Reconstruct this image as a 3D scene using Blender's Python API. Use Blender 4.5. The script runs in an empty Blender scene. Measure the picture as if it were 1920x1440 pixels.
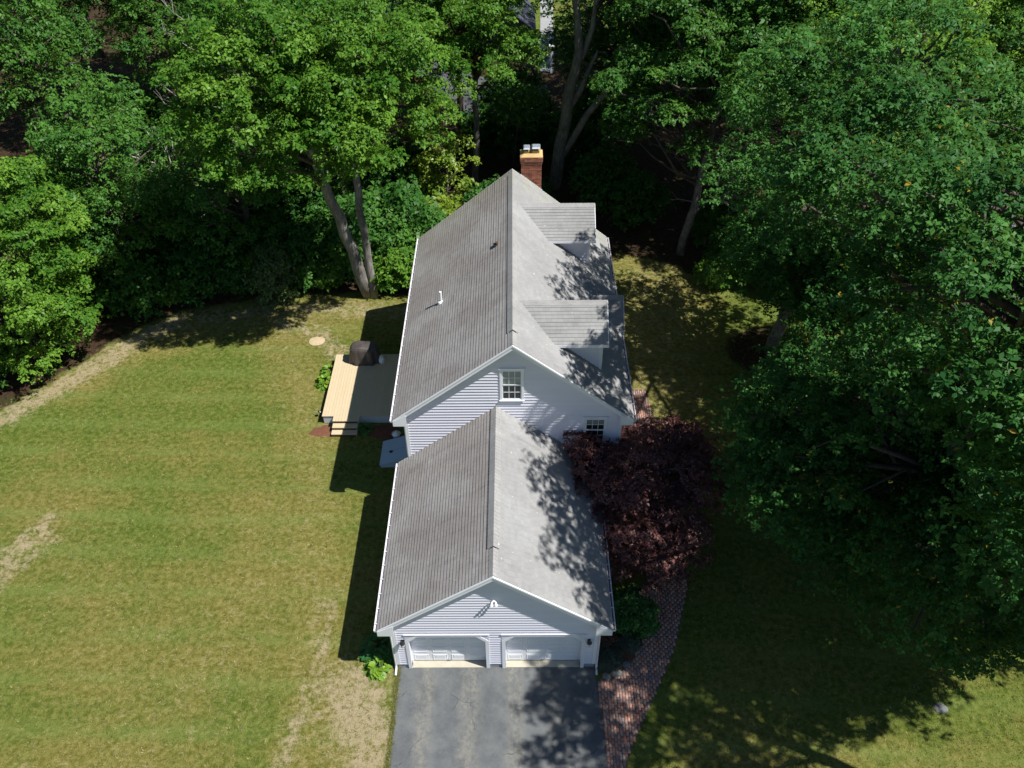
import bpy, math, random
import numpy as np
from mathutils import Matrix, Vector

# ------------------------------------------------------------------ camera, sky, sun
sc = bpy.context.scene
cd = bpy.data.cameras.new('camera'); cam = bpy.data.objects.new('camera', cd); sc.collection.objects.link(cam)
CAM = np.array([0.758, -16.611, 28.996])
_y, _p, _r = (math.radians(a) for a in (-0.302, -41.934, -0.491))
F_ = Vector((math.sin(_y)*math.cos(_p), math.cos(_y)*math.cos(_p), math.sin(_p)))
R_ = F_.cross(Vector((0, 0, 1))).normalized(); U_ = R_.cross(F_)
R2 = R_*math.cos(_r) + U_*math.sin(_r); U2 = -R_*math.sin(_r) + U_*math.cos(_r)
M = Matrix((R2, U2, -F_)).transposed().to_4x4(); M.translation = Vector(CAM)
cam.matrix_world = M
cd.sensor_width = 36; cd.lens = 36*1606.43/1920; cd.clip_end = 2000; cd.clip_start = .1
sc.camera = cam

SUN = Vector((0.62, -0.22, 1.0)).normalized()
el = math.asin(SUN.z); az = math.atan2(SUN.x, SUN.y)
w = bpy.data.worlds.new('World'); sc.world = w; w.use_nodes = True
nt = w.node_tree; bg = nt.nodes['Background']
sky = nt.nodes.new('ShaderNodeTexSky'); sky.sky_type = 'NISHITA'; sky.sun_disc = False
sky.sun_elevation = el; sky.sun_rotation = az; sky.air_density = 1.0; sky.dust_density = 0.1; sky.ozone_density = 3.0
nt.links.new(sky.outputs[0], bg.inputs[0]); bg.inputs[1].default_value = 0.058
sl = bpy.data.lights.new('sun', 'SUN'); sl.energy = 5.0; sl.angle = math.radians(0.53); sl.color = (1, .98, .94)
so = bpy.data.objects.new('sun', sl); sc.collection.objects.link(so)
so.rotation_euler = SUN.to_track_quat('Z', 'Y').to_euler(); so.location = (30, -20, 60)
vs = sc.view_settings; vs.view_transform = 'Standard'; vs.look = 'None'; vs.exposure = 0.42; vs.gamma = 1; vs.use_curve_mapping = False
sc.cycles.max_bounces = 6; sc.cycles.diffuse_bounces = 3; sc.cycles.glossy_bounces = 2
sc.cycles.transmission_bounces = 4; sc.cycles.transparent_max_bounces = 6
sc.cycles.use_denoising = True

# ------------------------------------------------------------------ helpers
COL = sc.collection
rnd = random.Random(7)
def tag(o, label=None, cat=None, group=None, kind=None):
    if label: o['label'] = label
    if cat: o['category'] = cat
    if group: o['group'] = group
    if kind: o['kind'] = kind
    return o
def wloc(o):
    v = Vector((0, 0, 0))
    while o is not None:
        v = v + o.location; o = o.parent
    return v
def empty(name, loc, label, cat, group=None):
    o = bpy.data.objects.new(name, None); COL.objects.link(o); o.location = loc; o.empty_display_size = .3
    return tag(o, label, cat, group)
def link(name, me, mat, parent=None):
    o = bpy.data.objects.new(name, me); COL.objects.link(o)
    if mat is not None and not me.materials: me.materials.append(mat)
    if parent is not None: o.parent = parent
    return o
def mesh(name, V, Fs, mat, parent=None, uv=None, smooth=False):
    """vertices in world space; made relative to the parent's place"""
    me = bpy.data.meshes.new(name)
    off = wloc(parent) if parent is not None else Vector((0, 0, 0))
    me.from_pydata([(v[0]-off.x, v[1]-off.y, v[2]-off.z) for v in V], [], Fs)
    if uv is not None:
        l = me.uv_layers.new(name='UVMap')
        for lp in me.loops: l.data[lp.index].uv = uv[lp.vertex_index]
    if smooth: me.polygons.foreach_set('use_smooth', [True]*len(me.polygons))
    me.update()
    return link(name, me, mat, parent)
class MB:
    def __init__(s): s.V = []; s.F = []
    def add(s, V, Fs):
        n = len(s.V); s.V += [tuple(v) for v in V]; s.F += [tuple(i+n for i in f) for f in Fs]; return s
    def box(s, x0, x1, y0, y1, z0, z1):
        return s.add([(x0,y0,z0),(x1,y0,z0),(x1,y1,z0),(x0,y1,z0),(x0,y0,z1),(x1,y0,z1),(x1,y1,z1),(x0,y1,z1)],
                     [(0,3,2,1),(4,5,6,7),(0,1,5,4),(1,2,6,5),(2,3,7,6),(3,0,4,7)])
    def prism(s, A, B):
        """two matching outlines A (front) and B (back)"""
        n = len(A)
        return s.add(list(A)+list(B), [tuple(range(n)), tuple(reversed(range(n, 2*n)))] + [(i, i+n, (i+1) % n+n, (i+1) % n) for i in range(n)])
    def prism_y(s, pts, y0, y1):
        return s.prism([(x, y0, z) for x, z in pts], [(x, y1, z) for x, z in pts])
    def tube(s, pts, rad, n=8, cap=True):
        pts = [Vector(p) for p in pts]; b = len(s.V); k = len(pts)
        if not hasattr(rad, '__len__'): rad = [rad]*k
        ref = Vector((1, 0, 0))
        for i, p in enumerate(pts):
            t = (pts[min(i+1, k-1)]-pts[max(i-1, 0)]).normalized()
            a = t.cross(ref)
            if a.length < .2: a = t.cross(Vector((0, 1, 0)))
            a.normalize(); c = t.cross(a)
            for j in range(n):
                th = 2*math.pi*j/n; s.V.append(tuple(p+(a*math.cos(th)+c*math.sin(th))*rad[i]))
        for i in range(k-1):
            for j in range(n):
                s.F.append((b+i*n+j, b+i*n+(j+1) % n, b+(i+1)*n+(j+1) % n, b+(i+1)*n+j))
        if cap:
            s.F.append(tuple(b+j for j in range(n))[::-1]); s.F.append(tuple(b+(k-1)*n+j for j in range(n)))
        return s
    def lathe(s, c, prof, n=16, sy=1.0):
        b = len(s.V)
        for r, z in prof:
            for j in range(n):
                th = 2*math.pi*j/n; s.V.append((c[0]+r*math.cos(th), c[1]+r*sy*math.sin(th), c[2]+z))
        for i in range(len(prof)-1):
            for j in range(n): s.F.append((b+i*n+j, b+i*n+(j+1) % n, b+(i+1)*n+(j+1) % n, b+(i+1)*n+j))
        s.F.append(tuple(b+j for j in range(n))[::-1]); s.F.append(tuple(b+(len(prof)-1)*n+j for j in range(n)))
        return s
    def build(s, name, mat, parent=None, smooth=False): return mesh(name, s.V, s.F, mat, parent, smooth=smooth)
def box(name, x0, x1, y0, y1, z0, z1, mat, parent=None): return MB().box(x0, x1, y0, y1, z0, z1).build(name, mat, parent)

# ------------------------------------------------------------------ materials
class NT:
    def __init__(s, name, rough=.8, spec=.3):
        s.m = bpy.data.materials.new(name); s.m.use_nodes = True; s.t = s.m.node_tree
        s.b = s.t.nodes['Principled BSDF']; s.b.inputs['Roughness'].default_value = rough
        s.b.inputs['Specular IOR Level'].default_value = spec
        s.out = s.t.nodes['Material Output']
    def n(s, ty, **kw):
        x = s.t.nodes.new('ShaderNode'+ty)
        for k, v in kw.items():
            if k.startswith('i_'):
                x.inputs[int(k[2:]) if k[2:].isdigit() else k[2:].replace('_', ' ')].default_value = v
            else: setattr(x, k, v)
        return x
    def l(s, a, b): s.t.links.new(a, b)
    def coord(s, kind='Object'): return s.n('TexCoord').outputs[kind]
    def mapping(s, vec, scale=(1,1,1), rot=(0,0,0), loc=(0,0,0)):
        m = s.n('Mapping'); m.inputs['Scale'].default_value = scale; m.inputs['Rotation'].default_value = rot; m.inputs['Location'].default_value = loc
        s.l(vec, m.inputs[0]); return m.outputs[0]
    def noise(s, vec, scale, detail=4, rough=.6, dist=0):
        x = s.n('TexNoise'); x.inputs['Scale'].default_value = scale; x.inputs['Detail'].default_value = detail
        x.inputs['Roughness'].default_value = rough; x.inputs['Distortion'].default_value = dist
        s.l(vec, x.inputs['Vector']); return x.outputs['Fac']
    def ramp(s, fac, lo, hi):
        x = s.n('MapRange', interpolation_type='SMOOTHSTEP'); x.inputs['From Min'].default_value = lo; x.inputs['From Max'].default_value = hi
        s.l(fac, x.inputs['Value']); return x.outputs[0]
    def math(s, op, a, b=None, c=None):
        x = s.n('Math', operation=op)
        for i, v in enumerate((a, b, c)):
            if v is None: continue
            if isinstance(v, (int, float)): x.inputs[i].default_value = v
            else: s.l(v, x.inputs[i])
        return x.outputs[0]
    def mix(s, fac, a, b, blend='MIX'):
        x = s.n('Mix', data_type='RGBA', blend_type=blend)
        for i, v in ((0, fac), (6, a), (7, b)):
            if isinstance(v, (int, float)): x.inputs[i].default_value = v
            elif isinstance(v, tuple): x.inputs[i].default_value = v+(1,) if len(v) == 3 else v
            else: s.l(v, x.inputs[i])
        return x.outputs[2]
    def scale_col(s, col, fac):       # colour * value
        x = s.n('Vector Math'.replace(' ', ''), operation='SCALE')
        if isinstance(col, tuple): x.inputs[0].default_value = col
        else: s.l(col, x.inputs[0])
        if isinstance(fac, (int, float)): x.inputs['Scale'].default_value = fac
        else: s.l(fac, x.inputs['Scale'])
        return x.outputs[0]
    def base(s, c): s.l(c, s.b.inputs['Base Color'])
    def bump(s, h, strength=.3, dist=.02):
        x = s.n('Bump'); x.inputs['Strength'].default_value = strength; x.inputs['Distance'].default_value = dist
        s.l(h, x.inputs['Height']); s.l(x.outputs[0], s.b.inputs['Normal'])
def simple(name, col, var=.12, scale=3, rough=.7, spec=.3, bump=0, bscale=60, metal=0):
    t = NT(name, rough, spec); c = t.coord()
    n1 = t.noise(c, scale, 5); n2 = t.noise(c, scale*9, 3)
    v = t.math('ADD', t.math('MULTIPLY', n1, var*1.6), t.math('MULTIPLY', n2, var*.8))
    oi = t.n('ObjectInfo').outputs['Random']
    v = t.math('ADD', t.math('ADD', v, 1-var*1.2), t.math('MULTIPLY', t.math('SUBTRACT', oi, .5), var*.5))
    t.base(t.scale_col(col, v)); t.b.inputs['Metallic'].default_value = metal
    if bump: t.bump(t.noise(c, bscale, 3), bump, .01)
    return t.m

def m_shingle(name, c1, c2):
    t = NT(name, .95, .15); uv = t.coord('UV'); ob = t.coord('Object')
    sx = t.n('SeparateXYZ'); t.l(uv, sx.inputs[0])
    rn = t.n('ObjectInfo').outputs['Random']
    u = t.math('ADD', t.math('DIVIDE', sx.outputs[0], .22), t.math('MULTIPLY', rn, 37.3))
    fr = t.math('FRACT', u); cell = t.math('FLOOR', u)
    wn = t.n('TexWhiteNoise', noise_dimensions='2D'); cv = t.n('CombineXYZ'); t.l(cell, cv.inputs[0]); t.l(rn, cv.inputs[1]); t.l(cv.outputs[0], wn.inputs['Vector'])
    slot = t.math('LESS_THAN', fr, .045)
    big = t.noise(t.mapping(ob, (.5, .5, .5)), 1.0, 5, .6); mid = t.noise(ob, 2.3, 4); gr = t.noise(ob, 70, 2, .7)
    st = t.noise(t.mapping(ob, (.35, 2.2, .35)), 1.2, 4)
    v = t.math('ADD', .60, t.math('MULTIPLY', wn.outputs['Value'], .09))
    v = t.math('ADD', v, t.math('MULTIPLY', gr, .34)); v = t.math('ADD', v, t.math('MULTIPLY', mid, .14))
    v = t.math('SUBTRACT', v, t.math('MULTIPLY', slot, .2))
    v = t.math('SUBTRACT', v, t.math('MULTIPLY', t.ramp(st, .5, .75), .13))
    col = t.mix(t.ramp(big, .38, .68), c1, c2)
    so_ = t.n('SeparateXYZ'); t.l(ob, so_.inputs[0])
    moss = t.math('MULTIPLY', t.ramp(so_.outputs[1], 4.4, 6.8), t.ramp(mid, .42, .62))
    col = t.mix(t.math('MULTIPLY', moss, .55), col, (.30, .31, .19))
    lich = t.noise(t.mapping(ob, loc=(3, 1, 8)), 5.5, 2, .5); col = t.mix(t.ramp(lich, .735, .76), col, (.62, .60, .50))
    t.base(t.scale_col(col, v)); t.bump(gr, .35, .008)
    return t.m
def m_siding(name, col):
    t = NT(name, .45, .35); ob = t.coord()
    n1 = t.noise(t.mapping(ob, (.6, .6, 3)), 1.6, 5); rn = t.n('ObjectInfo').outputs['Random']
    gr = t.noise(t.mapping(ob, (2, 2, 40)), 3, 3)
    v = t.math('ADD', .93, t.math('MULTIPLY', t.math('SUBTRACT', n1, .5), .14))
    v = t.math('ADD', v, t.math('MULTIPLY', t.math('SUBTRACT', rn, .5), .035)); v = t.math('ADD', v, t.math('MULTIPLY', t.math('SUBTRACT', gr, .5), .05))
    t.base(t.scale_col(col, v)); return t.m
def m_leaf(name, c1, c2, c3=None, trans=.3, rough=.42, spec=.4, patch=.5):
    t = NT(name, rough, spec); a = t.n('Attribute', attribute_name='tint').outputs['Fac']
    rn = t.n('ObjectInfo').outputs['Random']
    big = t.noise(t.coord('Object'), patch, 3)
    f = t.math('ADD', t.math('MULTIPLY', a, .75), t.math('MULTIPLY', t.math('SUBTRACT', big, .5), .9)); f = t.math('ADD', f, t.math('MULTIPLY', rn, .22))
    col = t.mix(t.ramp(f, .05, .95), c1, c2)
    if c3: col = t.mix(t.ramp(a, .975, .99), col, c3)
    t.base(col)
    tr = t.n('BsdfTranslucent'); t.l(t.mix(.35, col, (.22, .30, .03)), tr.inputs[0])
    if c1[0] > c1[1]: tr.inputs[0].default_value = (*c2, 1); t.t.links.remove(tr.inputs[0].links[0]); t.l(col, tr.inputs[0])
    mx = t.n('MixShader'); mx.inputs[0].default_value = trans
    t.l(t.b.outputs[0], mx.inputs[1]); t.l(tr.outputs[0], mx.inputs[2]); t.l(mx.outputs[0], t.out.inputs[0])
    return t.m
def m_bark(name, c1, c2, scale=5):
    t = NT(name, .9, .15); ob = t.coord()
    n1 = t.noise(t.mapping(ob, (1, 1, .22)), scale*2.2, 5, .65); n2 = t.noise(ob, 1.3, 4)
    f = t.math('ADD', t.math('MULTIPLY', n1, .7), t.math('MULTIPLY', n2, .4))
    t.base(t.mix(t.ramp(f, .35, .75), c1, c2)); t.bump(n1, .7, .03); return t.m

SHING = m_shingle('weathered_grey_shingle', (.318, .313, .308), (.368, .366, .36))
SHING_L = m_shingle('brown_grey_shingle', (.325, .295, .275), (.40, .38, .36))  # browner tone of the same shingle, for the left slopes
SHING_D = m_shingle('dormer_shingle', (.29, .285, .28), (.35, .348, .34))
SHING_N = m_shingle('dark_shingle', (.07, .075, .095), (.10, .10, .12))
SIDING = m_siding('pale_siding', (.80, .79, .875))
TRIM = simple('white_trim', (.82, .83, .86), .06, 2, .45, .4)
DOORW = simple('white_door_steel', (.82, .83, .85), .04, 2, .4, .4)
GUTTER = simple('white_aluminium', (.76, .745, .77), .08, 4, .35, .5)
GUT_L = simple('gutter_lining', (.42, .36, .38), .3, 6, .6)
GUT_IN = simple('gutter_debris', (.13, .085, .07), .5, 8, .9)
CONC = simple('concrete', (.46, .42, .33), .25, 3, .9, .2, .2)
FOUND = simple('foundation_concrete', (.30, .31, .31), .2, 3, .9, .2, .2)
VENT = m_shingle('ridge_vent_cap', (.36, .35, .34), (.42, .41, .40))
BLACKM = simple('black_metal', (.02, .02, .022), .3, 5, .35, .5)
STEEL = simple('galvanised_steel', (.52, .56, .60), .25, 6, .4, .5, metal=.6)
PVC = simple('white_pvc', (.8, .8, .8), .04, 3, .4)
COPPER = simple('brown_vent', (.12, .07, .05), .3, 9, .6)
BULK = simple('painted_steel_door', (.40, .50, .60), .06, 2, .45, .4)
DECKW = simple('tan_deck_board', (.56, .45, .29), .10, 2.2, .6, .25, .15, 90)
SHADE = simple('window_shade', (.55, .53, .47), .06, 2, .8)
ROOM_DARK = simple('dark_room_panel', (.03, .028, .027), .3, 1, .9)
COVER = simple('black_vinyl_cover', (.085, .07, .066), .4, 3, .5, .35, .3, 12)
def m_brick():
    t = NT('chimney_brick', .9, .15); ob = t.coord(); a = t.n('Attribute', attribute_name='tint').outputs['Fac']
    col = t.mix(a, (.17, .055, .04), (.44, .17, .10)); st = t.ramp(t.noise(t.mapping(ob, (2.5, 2.5, .8)), 1.6, 4), .52, .72)
    col = t.mix(t.math('MULTIPLY', st, .55), col, (.07, .05, .035))
    t.base(t.scale_col(col, t.math('ADD', .65, t.math('MULTIPLY', t.noise(ob, 30, 4), .7)))); return t.m
BRICK = m_brick()
MORTAR = simple('mortar', (.33, .27, .22), .3, 9, .95, .1)
CROWNC = simple('mortar_crown', (.52, .36, .16), .35, 4, .9, .15, .3)
def m_glass():
    t = NT('window_glass', .03, .5); t.t.nodes.remove(t.b)
    g = t.n('BsdfGlossy'); g.inputs['Roughness'].default_value = .02; g.inputs[0].default_value = (.9, .95, 1, 1)
    tr = t.n('BsdfTransparent'); tr.inputs[0].default_value = (.82, .86, .86, 1)
    fr = t.n('LayerWeight'); f = t.math('ADD', t.math('MULTIPLY', t.math('POWER', fr.outputs['Facing'], 4.0), .5), .035)
    mx = t.n('MixShader'); t.l(f, mx.inputs[0]); t.l(tr.outputs[0], mx.inputs[1]); t.l(g.outputs[0], mx.inputs[2]); t.l(mx.outputs[0], t.out.inputs[0])
    return t.m
GLASS = m_glass()

L_MAPLE = m_leaf('maple_leaf', (.042, .145, .014), (.20, .37, .045), trans=.36, spec=.16)
L_OAK = m_leaf('oak_leaf', (.022, .098, .022), (.085, .235, .042), (.34, .24, .03), trans=.30, rough=.5, spec=.16)
L_OAK2 = m_leaf('oak_leaf_light', (.034, .125, .020), (.145, .315, .046), (.34, .24, .03), trans=.33, rough=.5, spec=.16)
L_FOREST = m_leaf('forest_leaf', (.03, .115, .022), (.10, .24, .036), trans=.32, spec=.16)
L_YOUNG = m_leaf('sapling_leaf', (.12, .23, .02), (.27, .36, .04), trans=.38)
L_PURPLE = m_leaf('purple_maple_leaf', (.085, .032, .036), (.25, .105, .09), (.36, .2, .13), trans=.3)
L_YELLOW = m_leaf('yellowing_leaf', (.13, .095, .015), (.22, .16, .03), trans=.3)
L_HOSTA = m_leaf('hosta_leaf', (.10, .22, .02), (.22, .36, .03), trans=.25, patch=2)
L_SHRUB = m_leaf('garden_shrub_leaf', (.03, .12, .025), (.075, .22, .03), trans=.25, patch=2)
L_JUNIPER = m_leaf('juniper_needles', (.05, .075, .05), (.11, .13, .085), trans=.1, patch=2)
B_GREY = m_bark('grey_bark', (.10, .09, .08), (.30, .28, .25))
B_DARK = m_bark('dark_bark', (.05, .042, .035), (.15, .125, .10))
B_PALE = m_bark('pale_dead_wood', (.26, .23, .20), (.46, .42, .38))

# ------------------------------------------------------------------ ground
def poly_sd(X, Y, P):
    """signed distance to polygon, positive inside"""
    P = np.array(P, float); d = np.full(X.shape, 1e9); ins = np.zeros(X.shape, bool)
    for i in range(len(P)):
        a, b = P[i], P[(i+1) % len(P)]; e = b-a
        t = np.clip(((X-a[0])*e[0]+(Y-a[1])*e[1])/(e@e), 0, 1)
        d = np.minimum(d, np.hypot(X-a[0]-t*e[0], Y-a[1]-t*e[1]))
        c = ((a[1] > Y) != (b[1] > Y)) & (X < (b[0]-a[0])*(Y-a[1])/(b[1]-a[1]+1e-12)+a[0]); ins ^= c
    return np.where(ins, d, -d)
gxs = np.concatenate([[-600, -250, -120], np.arange(-70, 70.1, .5), [120, 250, 600]])
gys = np.concatenate([[-400, -120], np.arange(-40, 90.1, .5), [130, 250, 600]])
GX, GY = np.meshgrid(gxs, gys)
V = np.stack([GX, GY, np.zeros_like(GX)], -1).reshape(-1, 3)
nx, ny = len(gxs), len(gys)
ii = (np.arange(ny-1)[:, None]*nx+np.arange(nx-1)[None, :]).ravel()
FQ = np.stack([ii, ii+1, ii+nx+1, ii+nx], 1)
def fast_mesh(name, V, Q, attrs=None):
    me = bpy.data.meshes.new(name); V = np.ascontiguousarray(V, np.float32); k = Q.shape[1]
    me.vertices.add(len(V)); me.vertices.foreach_set('co', V.ravel())
    me.loops.add(Q.size); me.loops.foreach_set('vertex_index', np.ascontiguousarray(Q, np.int32).ravel())
    me.polygons.add(len(Q)); me.polygons.foreach_set('loop_start', np.arange(0, Q.size, k, dtype=np.int32))
    me.polygons.foreach_set('loop_total', np.full(len(Q), k, np.int32))
    me.update(calc_edges=True)
    for nme, (dom, arr) in (attrs or {}).items():
        a = me.attributes.new(nme, 'FLOAT', dom); a.data.foreach_set('value', np.ascontiguousarray(arr, np.float32).ravel())
    return me
FOREST_L = [(-600, -10), (-46, -8), (-34, 3), (-24.8, 13.8), (-22.5, 16.6), (-20.3, 20.0), (-18.2, 21.9), (-13, 23.4), (-8.2, 23.6), (-4.6, 23.0), (-3.9, 21), (3.5, 21.3), (6.0, 24.5), (7, 27.6), (9.6, 26.6), (12, 24.5), (16, 26), (22, 27), (40, 28), (600, 60), (600, 600), (-600, 600)]
fsd = poly_sd(GX, GY, FOREST_L)
clear = np.maximum(poly_sd(GX, GY, [(4.6, 57), (14, 58), (16, 80), (5, 80)]), poly_sd(GX, GY, [(-12, 56), (-9, 90), (8, 90), (4, 60)]))
forest = np.clip(.5+fsd/1.6, 0, 1)*np.clip(.5-clear/1.5, 0, 1)
for (cx, cy, r) in ((14.2, 18.0, 2.2), (6.2, 6.4, 1.8)):
    forest = np.maximum(forest, np.clip(.5+(r-np.hypot(GX-cx, GY-cy))/1.5, 0, 1))
def line_d(P):
    d = np.full(GX.shape, 1e9); P = np.array(P, float)
    for a, b in zip(P[:-1], P[1:]):
        e = b-a; t = np.clip(((GX-a[0])*e[0]+(GY-a[1])*e[1])/(e@e), 0, 1)
        d = np.minimum(d, np.hypot(GX-a[0]-t*e[0], GY-a[1]-t*e[1]))
    return d
bare = np.zeros(GX.shape)
def addb(arr, d, r, s): return np.maximum(arr, np.clip(s*(1-d/r), 0, 1))
bare = addb(bare, line_d([(-22.5, 0.2), (-21.0, 3.8), (-19.4, 6.9)]), .95, .62)
bare = addb(bare, line_d([(-21.4, 1.2), (-19.8, 4.6), (-19.0, 6.0)]), .8, .55)
bare = addb(bare, line_d([(-27, 10.5), (-24.0, 13.6), (-21.8, 16.2), (-19.6, 19.5), (-18.0, 21.0)]), 1.3, .72)
bare = addb(bare, line_d([(-18, 21.0), (-12.6, 22.2), (-8, 22.1), (-5, 21.6)]), 1.2, .5)
bare = addb(bare, line_d([(-12, 20.8), (-9.6, 19.6), (-8.6, 18.2)]), 1.2, .52)
bare = addb(bare, line_d([(-5.2, -1.0), (-4.6, -2.2)]), 2.0, .85)
bare = addb(bare, line_d([(-4.2, -2.6), (-4.3, -6)]), 1.3, .85)
bare = addb(bare, line_d([(-6.7, 3.2), (-6.6, .5), (-6.9, -2), (-7.4, -4)]), .55, .55)
bare = addb(bare, np.hypot(GX+16.6, GY-9.5), 1.0, .0)
dry = np.zeros(GX.shape)
dry = addb(dry, line_d([(-12, 19.6), (-9.6, 14), (-8.4, 9), (-7.4, 4), (-6.6, 0), (-6.5, -6)]), 2.6, .8)
dry = addb(dry, line_d([(-6, -1), (-4, -8)]), 3.4, .9)
dry = addb(dry, line_d([(-22, 16), (-17, 20.6), (-8, 21.5), (-5, 21.4)]), 2.3, .9)
dry = addb(dry, line_d([(-20, 8), (-15, 1), (-12, -6)]), 4.5, .5)
dry = addb(dry, line_d([(8, -4), (14, -4.2)]), 3, .55)
dry = addb(dry, line_d([(6, 9), (9, 25)]), 5.0, 1.3)
dry = addb(dry, line_d([(-14, -5), (-10, 1), (-9, 7)]), 7.0, .62)
gme = fast_mesh('ground', V, FQ, {'forest': ('POINT', forest), 'bare': ('POINT', bare), 'dry': ('POINT', dry)})
def m_ground():
    t = NT('lawn_and_forest_floor', .95, .1); ob = t.coord(); A = lambda n: t.n('Attribute', attribute_name=n).outputs['Fac']
    sp = t.n('SeparateXYZ'); t.l(ob, sp.inputs[0])
    n_big = t.noise(ob, .16, 4); n_mid = t.noise(ob, .8, 5, .65); n_fine = t.noise(ob, 4.5, 5, .7); n_vf = t.noise(ob, 24, 3, .75); n_b = t.noise(t.mapping(ob, loc=(31, 7, 0)), 1.7, 5, .7)
    n_str = t.noise(t.mapping(ob, (1.5, 4.5, 1), rot=(0, 0, .35)), 2.2, 4, .7)
    n_clump = t.noise(t.mapping(ob, loc=(5, 50, 0)), 2.6, 6, .8, .6)
    # mown bands: thin greener lines left by the mower, slightly wandering
    wob = t.math('MULTIPLY', t.math('SUBTRACT', t.noise(t.mapping(ob, (.12, .5, 1)), 1.0, 3), .5), .8)
    ph = t.math('FRACT', t.math('DIVIDE', t.math('ADD', t.math('ADD', sp.outputs[1], t.math('MULTIPLY', sp.outputs[0], .035)), wob), 1.9))
    line = t.math('MULTIPLY', t.ramp(t.math('ABSOLUTE', t.math('SUBTRACT', ph, .5)), .30, .0), t.ramp(t.noise(t.mapping(ob, (.16, .6, 1)), 1.5, 4), .36, .60))
    ph2 = t.math('FRACT', t.math('DIVIDE', t.math('ADD', sp.outputs[1], wob), 3.8)); band = t.ramp(t.math('ABSOLUTE', t.math('SUBTRACT', ph2, .5)), .2, .3)
    green = t.mix(t.ramp(n_fine, .34, .68), (.064, .105, .012), (.172, .205, .042))
    olive = t.mix(t.ramp(n_fine, .32, .66), (.122, .118, .018), (.255, .225, .066))
    f = t.math('ADD', t.math('ADD', t.math('MULTIPLY', n_big, .9), t.math('MULTIPLY', n_mid, .75)), t.math('MULTIPLY', A('dry'), .45))
    f = t.math('ADD', f, t.math('MULTIPLY', band, .10))
    col = t.mix(t.ramp(f, .76, 1.26), green, olive)
    col = t.mix(t.math('MULTIPLY', line, .42), col, (.17, .23, .055))
    # straw flecks and thatch
    fl = t.math('ADD', t.math('ADD', t.math('MULTIPLY', n_clump, .7), t.math('MULTIPLY', n_str, .35)), t.math('MULTIPLY', A('dry'), .12))
    col = t.mix(t.math('MULTIPLY', t.ramp(fl, .60, .74), .75), col, (.36, .30, .145))
    bf = t.math('ADD', A('bare'), t.math('ADD', t.math('MULTIPLY', t.math('SUBTRACT', n_b, .5), 2.0), t.math('MULTIPLY', t.math('SUBTRACT', n_fine, .5), 1.6)))
    soil = t.mix(n_fine, (.29, .225, .12), (.47, .39, .25))
    col = t.mix(t.math('MULTIPLY', t.math('MULTIPLY', t.ramp(bf, .12, .80), .95), t.ramp(A('bare'), .0, .35)), col, soil)
    ff = t.math('ADD', A('forest'), t.math('ADD', t.math('MULTIPLY', t.math('SUBTRACT', n_mid, .5), .9), t.math('MULTIPLY', t.math('SUBTRACT', n_fine, .5), .4)))
    litter = t.mix(t.ramp(n_fine, .3, .7), (.028, .017, .010), (.085, .052, .03)); litter = t.mix(t.ramp(n_mid, .5, .7), litter, (.045, .06, .015))
    col = t.mix(t.ramp(ff, .4, .62), col, litter)
    col = t.scale_col(col, t.math('ADD', .55, t.math('MULTIPLY', n_vf, .9)))
    t.base(col)
    t.bump(t.math('ADD', t.math('MULTIPLY', n_fine, .7), n_vf), .9, .07); return t.m
ground = link('ground', gme, m_ground()); tag(ground, 'mown lawn with dry patches and leaf-littered forest floor', kind='structure')

# ------------------------------------------------------------------ driveway, apron, walkway
def m_asphalt():
    t = NT('asphalt', .92, .2); ob = t.coord(); sp = t.n('SeparateXYZ'); t.l(ob, sp.inputs[0])
    n1 = t.noise(ob, 1.1, 5, .65); n2 = t.noise(ob, 7, 4, .7); n3 = t.noise(ob, 60, 2, .8); ns = t.noise(t.mapping(ob, (1.3, .35, 1)), 2.2, 5, .7)
    x = t.math('ADD', sp.outputs[0], t.math('MULTIPLY', t.math('SUBTRACT', n1, .5), .35))
    m = None
    for cx, w_, s in ((-2.55, .55, 1), (-.93, .6, 1), (.70, .5, .9), (2.2, .6, .7)):
        b = t.math('MULTIPLY', t.ramp(t.math('ABSOLUTE', t.math('SUBTRACT', x, cx)), w_, .05), s); m = b if m is None else t.math('MAXIMUM', m, b)
    m = t.math('MULTIPLY', m, t.math('MULTIPLY', t.ramp(ns, .28, .7), t.ramp(n2, .3, .65)))
    col = t.mix(t.ramp(n1, .3, .7), (.098, .105, .110), (.152, .158, .158))
    col = t.mix(t.math('MULTIPLY', m, .66), col, (.29, .265, .20))
    col = t.mix(t.math('MULTIPLY', t.ramp(n2, .6, .72), .4), col, (.20, .18, .13))
    vo = t.n('TexVoronoi', feature='DISTANCE_TO_EDGE'); vo.inputs['Scale'].default_value = .42
    wv = t.n('VectorMath', operation='ADD'); t.l(ob, wv.inputs[0])
    nz = t.n('TexNoise'); nz.inputs['Scale'].default_value = 2.2; nz.inputs['Detail'].default_value = 5; t.l(ob, nz.inputs['Vector']); t.l(t.scale_col(nz.outputs['Color'], .7), wv.inputs[1]); t.l(wv.outputs[0], vo.inputs['Vector'])
    crack = t.math('MULTIPLY', t.ramp(vo.outputs['Distance'], .012, .003), t.ramp(t.noise(t.mapping(ob, loc=(0, 9.2, 0)), .5, 3), .5, .6))
    col = t.mix(t.math('MULTIPLY', crack, .55), col, (.03, .03, .028))
    col = t.scale_col(col, t.math('ADD', .55, t.math('MULTIPLY', n3, .9)))
    t.base(col); t.bump(n3, .6, .015); return t.m
rg = np.random.default_rng(3)
ys = np.linspace(-.02, -14, 60)
Lx = -3.56 - .005*np.abs(ys) + rg.normal(0, .025, 60); Rx = 3.62 + .055*np.abs(ys) + rg.normal(0, .02, 60)
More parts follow.
